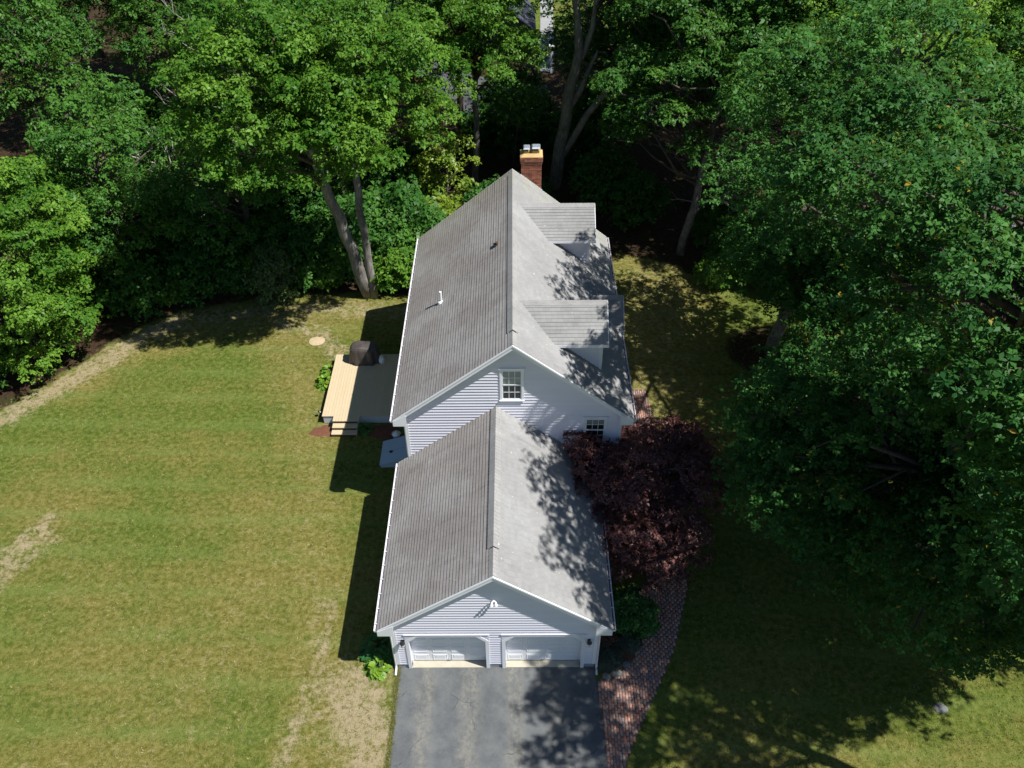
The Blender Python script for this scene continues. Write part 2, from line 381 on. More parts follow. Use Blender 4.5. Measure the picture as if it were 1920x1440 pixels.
Vd = [(a, y, .012) for a, y in zip(Lx, ys)] + [(b, y, .012) for b, y in zip(Rx, ys)] + [(a-.05, y, -.02) for a, y in zip(Lx, ys)] + [(b+.05, y, -.02) for b, y in zip(Rx, ys)]
Fd = []
for i in range(59): Fd += [(i, i+1, 61+i, 60+i)[::1], (120+i, 121+i, i+1, i), (60+i, 61+i, 181+i, 180+i)]
drive = mesh('driveway', Vd, Fd, m_asphalt()); tag(drive, 'asphalt driveway in front of the garage doors', kind='structure')

WALK_L = [(3.66, -.55), (4.2, -.5), (4.9, .1), (5.4, .9), (5.85, 2.2), (6.0, 3.5), (6.1, 6), (6.0, 9), (5.9, 12.5), (5.9, 15.2)]
WALK_R = [(7.3, 15.2), (7.5, 12.5), (7.75, 9), (7.75, 6), (7.62, 3.5), (6.86, 1.08), (6.3, -.1), (5.66, -1.28), (5.0, -2.5), (4.5, -3.5), (4.2, -4.4), (3.86, -4.6)]
WALK = WALK_L + WALK_R
walk_base = mesh('brick_walkway', [(x, y, .008) for x, y in WALK], [tuple(range(len(WALK)))[::-1]], simple('walkway_sand', (.14, .11, .085), .3, 6, .95))
tag(walk_base, 'brick paver walkway curving from driveway to front door', kind='structure')
def m_paver():
    t = NT('red_grey_paver', .85, .2); ob = t.coord(); a = t.n('Attribute', attribute_name='tint').outputs['Fac']
    cr = t.n('ValToRGB'); e = cr.color_ramp.elements; e[0].color = (.26, .20, .185, 1); e[1].color = (.52, .27, .19, 1)
    for p_, c in ((.3, (.33, .22, .19)), (.5, (.42, .19, .135)), (.75, (.46, .30, .24))):
        x = cr.color_ramp.elements.new(p_); x.color = (*c, 1)
    t.l(a, cr.inputs[0]); t.base(t.scale_col(cr.outputs[0], t.math('ADD', .6, t.math('MULTIPLY', t.noise(ob, 30, 4), .8)))); t.bump(t.noise(ob, 60, 3), .4, .008); return t.m
pv, pf, pt = [], [], []
L, W_ = .205, .105
cand = []
for r in range(0, 48):
    for c in range(0, 110):
        x = 3.6+r*W_+W_/2; y = -4.6+(c+(.5 if r % 2 else 0))*L+L/2; cand.append((x, y))
cand = np.array(cand); keep = poly_sd(cand[:, 0], cand[:, 1], WALK) > .045
for (x, y) in cand[keep]:
    n = len(pv); h = .028+rg.normal(0, .0025); g = .005; tx, ty = rg.normal(0, .004, 2); tilt = rg.normal(0, .0015)
    a, b, c_, d_ = x-W_/2+g+tx, x+W_/2-g+tx, y-L/2+g+ty, y+L/2-g+ty; e = .006
    pv += [(a, c_, .004), (b, c_, .004), (b, d_, .004), (a, d_, .004), (a+e, c_+e, h), (b-e, c_+e, h+tilt), (b-e, d_-e, h+tilt), (a+e, d_-e, h)]
    pf += [[n+4, n+5, n+6, n+7], [n, n+1, n+5, n+4], [n+1, n+2, n+6, n+5], [n+2, n+3, n+7, n+6], [n+3, n, n+4, n+7]]
    pt += [rg.random()]*5
pm = fast_mesh('paver', np.array(pv), np.array(pf), {'tint': ('FACE', np.array(pt))})
tag(link('paver', pm, m_paver(), walk_base), kind='stuff')
# ------------------------------------------------------------------ house with attached garage
GW, GEZ, GRZ, GY0, GY1, GWW = 4.081, 2.824, 5.962, -.203, 7.71, 3.617
HX, HW, HEZ, HRZ, HY0, HY1, HWW, HYB = .663, 4.723, 5.5, 9.297, 7.456, 20.635, 4.29, 20.40
GS = (GRZ-GEZ)/GW; HS = (HRZ-HEZ)/HW
house = empty('house', (HX, 14, 0), 'pale clapboard house with grey shingle roofs, dormers and attached two-car garage', 'house')
EXPO = .143
def fl(v): return lambda s: v
def roof_slope(name, O, A, U, a0, a1, Lu, mat, e=EXPO, slab=.13, slab_fn=None, t0=.026, segs=10, course='shingle_course'):
    """O eave start, A along eave, U up the slope; a0(s), a1(s) limits along the eave at slope distance s"""
    O, A, U = Vector(O), Vector(A), Vector(U).normalized(); N = A.cross(U)
    if N.z < 0: N = -N
    P = lambda a, s, h=0: O+A*a+U*s+N*h
    c = [P(a0(0), 0), P(a1(0), 0), P(a1(Lu), Lu), P(a0(Lu), Lu)]
    top = [(*p.xy, p.z-.004) for p in c]; bot = [(*p.xy, p.z-slab) for p in c]
    par = MB().prism(top, bot).build(name, TRIM, house)
    n = int(Lu/e)
    for i in range(n+1):
        s0 = i*e; s1 = min(s0+e+.03, Lu)
        if s1-s0 < .03: continue
        V, F, uv = [], [], []
        sb, st = a0(s0), a1(s0); tb, tt = a0(s1), a1(s1)
        if st-sb < .03: continue
        for k in range(segs+1):
            f = k/segs; x0 = sb+(st-sb)*f; x1 = tb+(tt-tb)*f
            j = rnd.uniform(-.004, .004); jt = rnd.uniform(-.004, .003)
            for p, q in ((P(x0, s0+j, 0), (x0, s0)), (P(x0, s0+j, t0+jt), (x0, s0)), (P(x1, s1, .004), (x1, s1))):
                V.append(p); uv.append(q)
        for k in range(segs):
            b = 3*k; F += [(b, b+3, b+4, b+1), (b+1, b+4, b+5, b+2)]
        F += [(0, 1, 2), (3*segs, 3*segs+2, 3*segs+1)]
        mesh(course, V, F, mat, par, uv=uv)
    return par
# main house roof
Lh = math.hypot(HW, HRZ-HEZ); Lg = math.hypot(GW, GRZ-GEZ)
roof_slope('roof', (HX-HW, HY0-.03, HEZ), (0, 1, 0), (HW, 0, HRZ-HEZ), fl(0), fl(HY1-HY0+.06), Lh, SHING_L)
roof_slope('roof', (HX+HW, HY0-.03, HEZ), (0, 1, 0), (-HW, 0, HRZ-HEZ), fl(0), fl(HY1-HY0+.06), Lh, SHING)
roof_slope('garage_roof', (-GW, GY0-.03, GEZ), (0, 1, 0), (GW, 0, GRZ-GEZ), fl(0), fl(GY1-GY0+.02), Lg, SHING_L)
roof_slope('garage_roof', (GW, GY0-.03, GEZ), (0, 1, 0), (-GW, 0, GRZ-GEZ), fl(0), fl(GY1-GY0+.02), Lg, SHING)
def ridge(name, x, z, slope, y0, y1, vy0, vy1):
    """ridge cap shingles with a raised vent strip below them between vy0 and vy1"""
    hw = .185
    prof = lambda y, h, w_: [(x-w_, y, z-w_*slope+h), (x, y, z+h+.012), (x+w_, y, z-w_*slope+h), (x+w_, y, z-w_*slope+h-.035), (x-w_, y, z-w_*slope+h-.035)]
    base = MB().prism(prof(vy0+.03, .024, hw-.03), prof(vy1, .024, hw-.03)).build(name, BLACKM, house)
    y = y0; k = 0
    while y < y1-.05:
        up = vy0 <= y+.05 < vy1; h0 = .066 if up else .034; h1 = h0-.014; w_ = hw+.02 if up else .15; ye = min(y+.19, y1)
        top = lambda yy, h: [(x-w_, yy, z-w_*slope+h), (x, yy, z+h+.012), (x+w_, yy, z-w_*slope+h)]
        A_, B_ = top(y, h0+rnd.uniform(-.003, .003)), top(ye, h1); th = .028
        V = A_+B_+[(p[0], p[1], p[2]-th) for p in A_]+[(p[0], p[1], p[2]-th) for p in B_]
        mesh('ridge_cap', V, [(0,1,4,3),(1,2,5,4),(0,6,7,1),(1,7,8,2),(0,3,9,6),(2,8,11,5)], VENT, base, uv=[(q[0]*1.0+.02, q[1]) for q in V])
        y += .165; k += 1
ridge('ridge_vent', HX, HRZ, HS, HY0-.02, HY1, 8.15, 20.25)
ridge('ridge_vent', 0, GRZ, GS, GY0-.02, GY1-.02, .85, GY1-.03)

# walls behind the boards
wallm = MB()
zc = HEZ-HS*(-HW+HWW)*-1 if False else HEZ+HS*(HW-HWW)
wall = MB().prism_y([(HX-HWW, .0), (HX+HWW, .0), (HX+HWW, zc-.16), (HX, HRZ-.16), (HX-HWW, zc-.16)], GY1, HYB).build('wall', SIDING, house)
zg = GEZ+GS*(GW-GWW)
DC, DW, DH, CH = .356, 2.74, 2.113, .33
gwm = MB()
YB = 7.70
gwm.box(-GWW, -DC-DW, 0, .28, 0, DH); gwm.box(-DC, DC, 0, .28, 0, DH); gwm.box(DC+DW, GWW, 0, .28, 0, DH)
gwm.prism_y([(-GWW, DH), (GWW, DH), (GWW, zg-.16), (0, GRZ-.16), (-GWW, zg-.16)], 0, .28)
gwm.box(-GWW, -GWW+.2, .28, YB, 0, zg-.17); gwm.box(GWW-.2, GWW, .28, YB, 0, zg-.17)
gwall = gwm.build('garage_wall', SIDING, house)
for x0, x1 in ((-GWW-.012, -DC-DW), (-DC, DC), (DC+DW, GWW+.012)): box('foundation', x0, x1, -.012, .15, -.05, .27, FOUND, house)
box('foundation', -GWW-.012, -GWW+.1, .15, YB, -.05, .27, FOUND, house)
box('foundation', GWW-.1, GWW+.012, .15, YB, -.05, .27, FOUND, house)
box('foundation', HX-HWW-.012, HX-HWW+.1, GY1, HYB, -.05, .5, FOUND, house)
box('foundation', HX+HWW-.1, HX+HWW+.012, GY1, HYB, -.05, .5, FOUND, house)

BE = .15
def boards(par, y, z0, z1, lim, holes, e=BE):
    """clapboards on a wall facing -Y; lim(z) -> (xmin,xmax); holes: list of f(z) -> (xa,xb) or None"""
    z = z0
    while z < z1:
        zt = min(z+e, z1); zm = (z+zt)/2
        a, b = lim(z); at, bt = lim(zt)
        if b-a < .05: break
        if bt < at: at = bt = (at+bt)/2
        segs = [(a, b)]
        for h in holes:
            r = h(zm)
            if r is None: continue
            ns = []
            for p, q in segs:
                if r[1] <= p or r[0] >= q: ns.append((p, q)); continue
                if r[0]-p > .03: ns.append((p, r[0]))
                if q-r[1] > .03: ns.append((r[1], q))
            segs = ns
        for p, q in segs:
            pt = max(p, at) if p == a else p; qt = min(q, bt) if q == b else q
            if qt < pt: pt = qt = (pt+qt)/2
            V = [(p, y, z), (q, y, z), (p, y-.046, z), (q, y-.046, z), (qt, y-.006, zt+.004), (pt, y-.006, zt+.004)]
            mesh('clapboard', V, [(0, 1, 3, 2), (2, 3, 4, 5), (0, 2, 5), (1, 4, 3)], SIDING, par)
        z += e
hl = lambda z: (HX-HWW+.08, HX+HWW-.08) if z < zc-.2 else (HX-(HRZ-.2-z)/HS, HX+(HRZ-.2-z)/HS)
hlim = lambda z: (max(HX-HWW+.08, hl(z)[0]), min(HX+HWW-.08, hl(z)[1]))
gr = lambda z: (-GWW-.5, GWW+.012) if z < zg-.3 else ((-(GRZ+.0-z)/GS, (GRZ+.0-z)/GS) if z < GRZ-.02 else None)
UW = (.16, 1.09, 6.33, 7.95); LW = (3.46, 4.40, 4.02, 5.39)     # window casing outlines
hole = lambda r: (lambda z: (r[0]+.02, r[1]-.02) if r[2]+.02 < z < r[3]-.02 else None)
boards(wall, GY1, .5, HRZ-.24, hlim, [gr, hole(UW), hole(LW)])
glim = lambda z: (max(-GWW+.07, -(GRZ-.2-z)/GS), min(GWW-.07, (GRZ-.2-z)/GS))
def dhole(c):
    def f(z):
        if z >= DH+.01: return None
        return (c-DW/2-.02, c+DW/2+.02)
    return f
boards(gwall, 0, .275, GRZ-.24, glim, [dhole(-DC-DW/2), dhole(DC+DW/2)])
def side_boards(x, y0, y1, z0, z1, sgn, holes=()):
    m = MB(); z = z0
    while z < z1:
        zt = min(z+BE, z1)
        m.add([(x, y0, z), (x, y1, z), (x+sgn*.046, y0, z), (x+sgn*.046, y1, z), (x+sgn*.006, y1, zt+.004), (x+sgn*.006, y0, zt+.004)], [(0, 1, 3, 2), (2, 3, 4, 5), (0, 2, 5), (1, 4, 3)]); z += BE
    return m
tag(side_boards(HX-HWW, GY1+.1, HYB-.1, .5, zc-.25, -1).build('clapboard_siding', SIDING, wall), kind='stuff')
tag(side_boards(HX+HWW, GY1+.1, HYB-.1, .5, zc-.25, 1).build('clapboard_siding', SIDING, wall), kind='stuff')
tag(side_boards(-GWW, .1, YB, .27, zg-.25, -1).build('clapboard_siding', SIDING, gwall), kind='stuff')
tag(side_boards(GWW, .1, YB, .27, zg-.25, 1).build('clapboard_siding', SIDING, gwall), kind='stuff')

# corner boards, rakes, returns
def corner(x, s, y, z0, z1, par=house):
    MB().box(x-.03 if s < 0 else x-.10, x+.10 if s < 0 else x+.03, y-.054, y+.0, z0, z1).build('corner_board', TRIM, par)
    MB().box(min(x+s*.002, x+s*.054), max(x+s*.002, x+s*.054), y+.002, y+.11, z0, z1).build('corner_board', TRIM, par)
corner(HX-HWW, -1, GY1, .5, zc-.18); corner(HX+HWW, 1, GY1, .5, zc-.18)
corner(-GWW, -1, 0, .27, zg-.18); corner(GWW, 1, 0, .27, zg-.18)
def rake(xe, ze, xr, zr, y, t=.03, h=.21):
    d = .012
    MB().prism([(xe, y-t, ze+d), (xr, y-t, zr+d), (xr, y-t, zr-h), (xe, y-t, ze-h)], [(xe, y, ze+d), (xr, y, zr+d), (xr, y, zr-h), (xe, y, ze-h)]).build('rake_board', TRIM, house)
    MB().prism([(xe, y-t-.022, ze+d+.004), (xr, y-t-.022, zr+d+.004), (xr, y-t-.022, zr-.055), (xe, y-t-.022, ze-.055)], [(xe, y-t, ze+d+.004), (xr, y-t, zr+d+.004), (xr, y-t, zr-.055), (xe, y-t, ze-.055)]).build('rake_moulding', TRIM, house)
for s in (-1, 1):
    rake(HX+s*HW, HEZ, HX, HRZ, HY0-.032); rake(s*GW, GEZ, 0, GRZ, GY0-.032)
    MB().prism([(HX+s*HW, HY1+.062, HEZ+.01), (HX, HY1+.062, HRZ+.01), (HX, HY1+.062, HRZ-.2), (HX+s*HW, HY1+.062, HEZ-.2)], [(HX+s*HW, HY1+.032, HEZ+.01), (HX, HY1+.032, HRZ+.01), (HX, HY1+.032, HRZ-.2), (HX+s*HW, HY1+.032, HEZ-.2)]).build('rake_board', TRIM, house)
    # boxed eave (soffit and cornice return)
    for (x0, xw, ze, sl_, ya, yb) in ((HX+s*HW, HX+s*(HWW-.02), HEZ, HS, HY0-.03, HYB+.2), (s*GW, s*(GWW-.02), GEZ, GS, GY0-.03, GY1-.01)):
        dz = sl_*abs(x0-xw)
        xo = x0-s*.004
        MB().prism([(xo, ya+.003, ze-.135), (xw, ya+.003, ze-.135+dz), (xw, ya+.003, ze-.25), (xo, ya+.003, ze-.25)], [(xo, yb, ze-.135), (xw, yb, ze-.135+dz), (xw, yb, ze-.25), (xo, yb, ze-.25)]).build('soffit', TRIM, house)
        # closed return on the gable face
        MB().prism([(x0+s*.0, ya-.064, ze+.0), (xw-s*.08, ya-.064, ze+dz*.9), (xw-s*.08, ya-.064, ze-.26), (x0, ya-.064, ze-.26)], [(x0, ya-.036, ze), (xw-s*.08, ya-.036, ze+dz*.9), (xw-s*.08, ya-.036, ze-.26), (x0, ya-.036, ze-.26)]).build('cornice_return', TRIM, house)
# gutters
def gutter(xe, s, ze, y0, y1, deb):
    w_, h, t = .115, .105, .02; x = xe+s*.012
    prof = [(0, .0), (0, -h), (s*w_*.72, -h), (s*w_, -.03), (s*w_, .0), (s*(w_-t), .0), (s*(w_-t), -.028), (s*(w_*.72-t), -h+t), (s*t, -h+t), (s*t, 0)]
    A_ = [(x+u, y0, ze-.02+v) for u, v in prof]; B_ = [(x+u, y1, ze-.02+v) for u, v in prof]
    m = MB(); n = len(prof); m.add(A_+B_, [(i, i+n, (i+1) % n+n, (i+1) % n) for i in range(n)])
    for yy, k in ((y0, 0), (y1, 1)):
        m.add([(x, yy, ze-.02), (x+s*w_, yy, ze-.02), (x+s*w_, yy, ze-.05), (x+s*w_*.72, yy, ze-.02-h), (x, yy, ze-.02-h)], [(0, 1, 2, 3, 4)])
    g = m.build('gutter', GUTTER, house)
    box('debris', min(x+s*t, x+s*(w_-.022)), max(x+s*t, x+s*(w_-.022)), y0+.02, y1-.02, ze-.11, ze-.085, deb, g)
    y = y0+.25
    while y < y1-.1:
        box('hanger', min(x-s*.03, x+s*w_), max(x-s*.03, x+s*w_), y, y+.028, ze-.012, ze+.004, GUTTER, g); y += .62
for s in (-1, 1):
    gutter(HX+s*HW, s, HEZ, HY0-.02, HY1, GUT_IN if s > 0 else GUT_L); gutter(s*GW, s, GEZ, GY0-.02, GY1-.06, GUT_IN if s > 0 else GUT_L)
# downspouts at the garage front corners
for s in (-1, 1):
    x = s*(GWW+.075)
    MB().tube([(s*(GW+.06), GY0+.12, GEZ-.13), (s*(GW+.04), GY0+.12, GEZ-.22), (x+s*.02, -.03, GEZ-.52), (x, -.03, GEZ-.62), (x, -.03, .2), (x, -.10, .08), (x, -.36, .04)], .043, 8).build('downspout', GUTTER, house)
MB().tube([(HX-HW-.06, HY0+.15, HEZ-.13), (HX-HW, HY0+.17, HEZ-.3), (HX-HWW-.06, GY1+.13, HEZ-.6), (HX-HWW-.06, GY1+.13, .15)], .043, 8).build('downspout', GUTTER, house)

# garage doors
for c in (-DC-DW/2, DC+DW/2):
    x0, x1 = c-DW/2, c+DW/2; yd = .27
    door = box('garage_door', x0-.04, x1+.04, yd, yd+.05, .02, DH+.05, DOORW, house)
    sh = DH/4
    for r in range(4):
        z0 = .03+r*sh
        sec = box('door_section', x0, x1, yd-.022, yd-.002, z0+.004, z0+sh-.006, DOORW, door)
        pw = DW/4
        for k in range(4):
            a, b = x0+k*pw+.075, x0+(k+1)*pw-.075; za, zb = z0+.085, z0+sh-.085; y = yd-.022
            m = MB(); B_ = .035
            m.add([(a, y-.001, za), (b, y-.001, za), (b, y-.001, zb), (a, y-.001, zb), (a+.02, y-.016, za+.02), (b-.02, y-.016, za+.02), (b-.02, y-.016, zb-.02), (a+.02, y-.016, zb-.02),
                   (a+.05, y-.002, za+.05), (b-.05, y-.002, za+.05), (b-.05, y-.002, zb-.05), (a+.05, y-.002, zb-.05), (a+.085, y-.014, za+.085), (b-.085, y-.014, za+.085), (b-.085, y-.014, zb-.085), (a+.085, y-.014, zb-.085)],
                  [(0,1,5,4),(1,2,6,5),(2,3,7,6),(3,0,4,7),(4,5,9,8),(5,6,10,9),(6,7,11,10),(7,4,8,11),(8,9,13,12),(9,10,14,13),(10,11,15,14),(11,8,12,15),(12,13,14,15)])
            m.build('panel', DOORW, door)
    MB().box(c-.05, c+.05, yd-.06, yd-.022, .12, .15).box(c-.05, c-.03, yd-.06, yd-.022, .10, .17).box(c+.03, c+.05, yd-.06, yd-.022, .10, .17).build('handle', STEEL, door)
    box('weather_strip', x0, x1, yd-.03, yd+.03, .003, .024, BLACKM, door)
    # casing with clipped upper corners
    W2 = .125; yf = -.058
    inner = [(x0, 0), (x0, DH-CH), (x0+CH, DH), (x1-CH, DH), (x1, DH-CH), (x1, 0)]
    outer = [(x0-W2, 0), (x0-W2, DH-CH+.05), (x0+CH-.05, DH+W2), (x1-CH+.05, DH+W2), (x1+W2, DH-CH+.05), (x1+W2, 0)]
    for i in range(5):
        q = [inner[i], inner[i+1], outer[i+1], outer[i]]
        MB().prism_y(q, yf, .0+.004*(i % 2)).build('door_casing', TRIM, house)
    MB().box(x0-W2-.02, x1+W2+.02, yf-.02, yf, DH+W2, DH+W2+.03).build('door_head', TRIM, house)
    for xx, s in ((x0, 1), (x1, -1)):       # corner fills behind the clipped casing and the jambs
        MB().prism_y([(xx-.01*s, DH-CH-.02), (xx+s*(CH+.02), DH+.012), (xx-.01*s, DH+.012)][::s], -.006, yd-.03).build('corner_bracket', TRIM, house)
        MB().prism_y([(xx-s*.13, DH-CH+.04), (xx+s*(CH-.02), DH+.13), (xx-s*.13, DH+.13)][::s], -.048, -.003).build('corner_plate', SIDING, house)
    box('door_apron', x0+.003, x1-.003, -.03, yd, .0, .018, CONC, house)

# windows
def lmb(O, A, N):
    O, A, N = Vector(O), Vector(A), Vector(N)
    def lb(m, u0, u1, w0, w1, v0, v1):
        k = MB().box(u0, u1, w0, w1, v0, v1); return m.add([O+A*u+N*w_+Vector((0, 0, v)) for u, w_, v in k.V], k.F)
    return lb
def window(O, A, N, w_, h, shade, cols=3, rows=2, name='window'):
    """O: lower left outer casing corner on the wall face; w_ x h includes the casing"""
    lb = lmb(O, A, N); C = .085
    win = lb(lb(lb(lb(MB(), 0, C, -.0, .062, 0, h), w_-C, w_, -.0, .062, 0, h), C, w_-C, -.0, .062, h-C, h), C, w_-C, -.0, .062, 0, .05).build(name, TRIM, house)
    lb(MB(), -.04, w_+.04, -.0, .095, h, h+.045).build('head_cap', TRIM, win)
    lb(MB(), -.02, w_+.02, .063, .10, -.012, .035).build('sill', TRIM, win)
    iw, ih = w_-2*C, h-C-.05; mid = .05+ih/2
    for k, (v0, v1, d) in enumerate(((.05, mid, .026), (mid, h-C, .042))):
        f = .042
        s = lb(lb(lb(lb(MB(), C, C+f, d-.012, d+.010, v0, v1), w_-C-f, w_-C, d-.012, d+.010, v0, v1), C+f, w_-C-f, d-.012, d+.010, v0, v0+f), C+f, w_-C-f, d-.012, d+.010, v1-f, v1).build('sash', TRIM, win)
        gw, gh = (iw-2*f)/cols, (v1-v0-2*f)/rows; m = MB()
        for c in range(1, cols): lb(m, C+f+c*gw-.010, C+f+c*gw+.010, d-.006, d+.006, v0+f, v1-f)
        for r in range(1, rows):
            for c in range(cols): lb(m, C+f+c*gw+.010, C+f+(c+1)*gw-.010, d-.006, d+.006, v0+f+r*gh-.010, v0+f+r*gh+.010)
        m.build('muntin', TRIM, win)
        for c in range(cols):
            for r in range(rows):
                lb(MB(), C+f+c*gw, C+f+(c+1)*gw, d-.003, d-.001, v0+f+r*gh, v0+f+(r+1)*gh).build('pane', GLASS, win)
    lb(MB(), C+.001, w_-C-.001, .003, .005, 0.051, h-C-.001).build('dark_room_panel', ROOM_DARK, win)  # flat panel painted dark for the unlit room behind the glass
    if shade: lb(MB(), C+.01, w_-C-.01, .008, .010, h-C-ih*shade, h-C-.002).build('roller_shade', SHADE, win)
window((UW[0], GY1-.0, UW[2]), (1, 0, 0), (0, -1, 0), UW[1]-UW[0], UW[3]-UW[2], .5)
window((LW[0], GY1-.0, LW[2]), (1, 0, 0), (0, -1, 0), LW[1]-LW[0], LW[3]-LW[2], .30)

# dormers
def dormer(yc, zr, ze, hw_eave, hw_wall, xw, xo, valley=True):
    sl_ = (zr-ze)/hw_eave
    Ld = math.hypot(hw_eave, zr-ze)
    xm = lambda z: HX+(HRZ-z)/HS       # where the main roof reaches height z
    for s in (-1, 1):
        O = (0, yc+s*hw_eave, ze); U = Vector((0, -s*hw_eave, zr-ze))
        zat = lambda q: ze+(zr-ze)*q/Ld
        roof_slope('dormer_roof', O, (1, 0, 0), U, lambda q: xm(zat(q))-.06, lambda q: xo, Ld, SHING_D, e=.15, slab=.09, segs=4)
        yw = yc+s*hw_wall; zt = zr-sl_*hw_wall-.09
        # cheek wall: triangle above the main roof
        xs = xm(zt)
        zb = HRZ-HS*(xw-HX)
        ck = MB().prism([(xs-.1, yw, zt+.02), (xw, yw, zt+.02), (xw, yw, zb-.1), ], [(xs-.1, yw-s*.06, zt+.02), (xw, yw-s*.06, zt+.02), (xw, yw-s*.06, zb-.1)]).build('dormer_wall', SIDING, house)
        z = zb
        while z < zt:
            z2 = min(z+BE, zt); a = max(xm(z)+.01, 0); a2 = xm(z2)+.01
            if xw-.08-a > .03:
                V = [(a, yw, z), (xw-.08, yw, z), (a, yw+s*.046, z), (xw-.08, yw+s*.046, z), (xw-.08, yw+s*.006, z2+.003), (a2, yw+s*.006, z2+.003)]
                mesh('clapboard', V, [(0, 1, 3, 2), (2, 3, 4, 5), (0, 2, 5), (1, 4, 3)], SIDING, ck)
            z = z2
        MB().box(xw-.09, xw+.03, min(yw, yw+s*.054), max(yw, yw+s*.054), zb-.04, zt).build('corner_board', TRIM, ck)
        MB().box(xm(ze)-.02, xo-.01, min(yc+s*(hw_eave-.0), yc+s*(hw_eave+.022)), max(yc+s*(hw_eave), yc+s*(hw_eave+.022)), ze-.13, ze-.004).build('fascia', TRIM, house)
        MB().box(xm(ze)-.02, xo-.012, min(yc+s*hw_wall, yc+s*(hw_eave-.003)), max(yc+s*hw_wall, yc+s*(hw_eave-.003)), ze-.128, ze-.10).build('soffit', TRIM, house)
        MB().prism([(xo, yc+s*hw_eave, ze+.01), (xo, yc, zr+.01), (xo, yc, zr-.16), (xo, yc+s*hw_eave, ze-.16)], [(xo+.025, yc+s*hw_eave, ze+.01), (xo+.025, yc, zr+.01), (xo+.025, yc, zr-.16), (xo+.025, yc+s*hw_eave, ze-.16)]).build('rake_board', TRIM, house)
    zb = HRZ-HS*(xw-HX); zt = zr-sl_*hw_wall-.09
    MB().prism([(xw, yc-hw_wall+.061, zb-.1), (xw, yc+hw_wall-.061, zb-.1), (xw, yc+hw_wall-.061, zt), (xw, yc, zr-.1), (xw, yc-hw_wall+.061, zt)], [(xw-.1, yc-hw_wall+.061, zb-.1), (xw-.1, yc+hw_wall-.061, zb-.1), (xw-.1, yc+hw_wall-.061, zt), (xw-.1, yc, zr-.1), (xw-.1, yc-hw_wall+.061, zt)]).build('dormer_wall', SIDING, house)
    window((xw, yc-.45, zb+.12), (0, 1, 0), (1, 0, 0), .9, zt-zb-.1, .4)
    # ridge caps
    m = empty('dormer_ridge', (0, 0, 0), None, None) if False else None
    x = xm(zr)+.02
    while x < xo-.03:
        xe_ = min(x+.19, xo+.01); w_ = .15
        A_ = [(x, yc-w_, zr-w_*sl_+.026), (x, yc, zr+.045), (x, yc+w_, zr-w_*sl_+.026)]; B_ = [(xe_, p[1], p[2]+.012) for p in A_]
        V = A_+B_+[(p[0], p[1], p[2]-.025) for p in A_]+[(p[0], p[1], p[2]-.025) for p in B_]
        mesh('ridge_cap', V, [(0,3,4,1),(1,4,5,2),(0,6,9,3),(2,5,11,8),(3,9,10,4),(4,10,11,5)], VENT, house, uv=[(q[1], q[0]) for q in V]); x += .165
dormer(10.40, 9.06, 8.00, 1.40, 1.07, 4.17, 4.36)
dormer(17.82, 9.04, 8.00, 1.42, 1.09, 4.17, 4.40)

# entry gable over the front door (ridge runs across, just past the eave)
PY, PZ, PE, PHW, PXO = 14.12, 6.58, 5.56, 1.18, 5.42
for s in (-1, 1):
    Ld = math.hypot(PHW, PZ-PE)
    roof_slope('entry_roof', (0, PY+s*PHW, PE), (1, 0, 0), (0, -s*PHW, PZ-PE), lambda q: HX+(HRZ-(PE+(PZ-PE)*q/Ld))/HS-.05, lambda q: PXO+.12, Ld, SHING_D, e=.15, slab=.09, segs=4)
    MB().prism([(PXO+.12, PY+s*PHW, PE+.01), (PXO+.12, PY, PZ+.01), (PXO+.12, PY, PZ-.16), (PXO+.12, PY+s*PHW, PE-.16)], [(PXO+.145, PY+s*PHW, PE+.01), (PXO+.145, PY, PZ+.01), (PXO+.145, PY, PZ-.16), (PXO+.145, PY+s*PHW, PE-.16)]).build('rake_board', TRIM, house)
MB().prism([(5.0, PY-1.0, PE-.3), (5.0, PY+1.0, PE-.3), (5.0, PY, PZ-.1)], [(5.25, PY-1.0, PE-.3), (5.25, PY+1.0, PE-.3), (5.25, PY, PZ-.1)]).build('entry_gable', SIDING, house)
x = 4.1
while x < PXO+.1:
    xe_ = min(x+.19, PXO+.13); w_ = .14
    A_ = [(x, PY-w_, PZ-w_*.86+.026), (x, PY, PZ+.045), (x, PY+w_, PZ-w_*.86+.026)]; B_ = [(xe_, p[1], p[2]+.012) for p in A_]
    V = A_+B_+[(p[0], p[1], p[2]-.025) for p in A_]+[(p[0], p[1], p[2]-.025) for p in B_]
    mesh('ridge_cap', V, [(0,3,4,1),(1,4,5,2),(0,6,9,3),(2,5,11,8),(3,9,10,4),(4,10,11,5)], VENT, house, uv=[(q[1], q[0]) for q in V]); x += .165
fd = box('front_door', HX+HWW, HX+HWW+.05, PY-.5, PY+.5, .6, 2.7, simple('front_door_paint', (.12, .03, .03), .1), house)
box('handle', HX+HWW+.05, HX+HWW+.1, PY-.4, PY-.36, 1.55, 1.7, STEEL, fd)
box('front_step', HX+HWW+.02, HX+HWW+1.1, PY-.9, PY+.9, 0, .42, CONC, house)

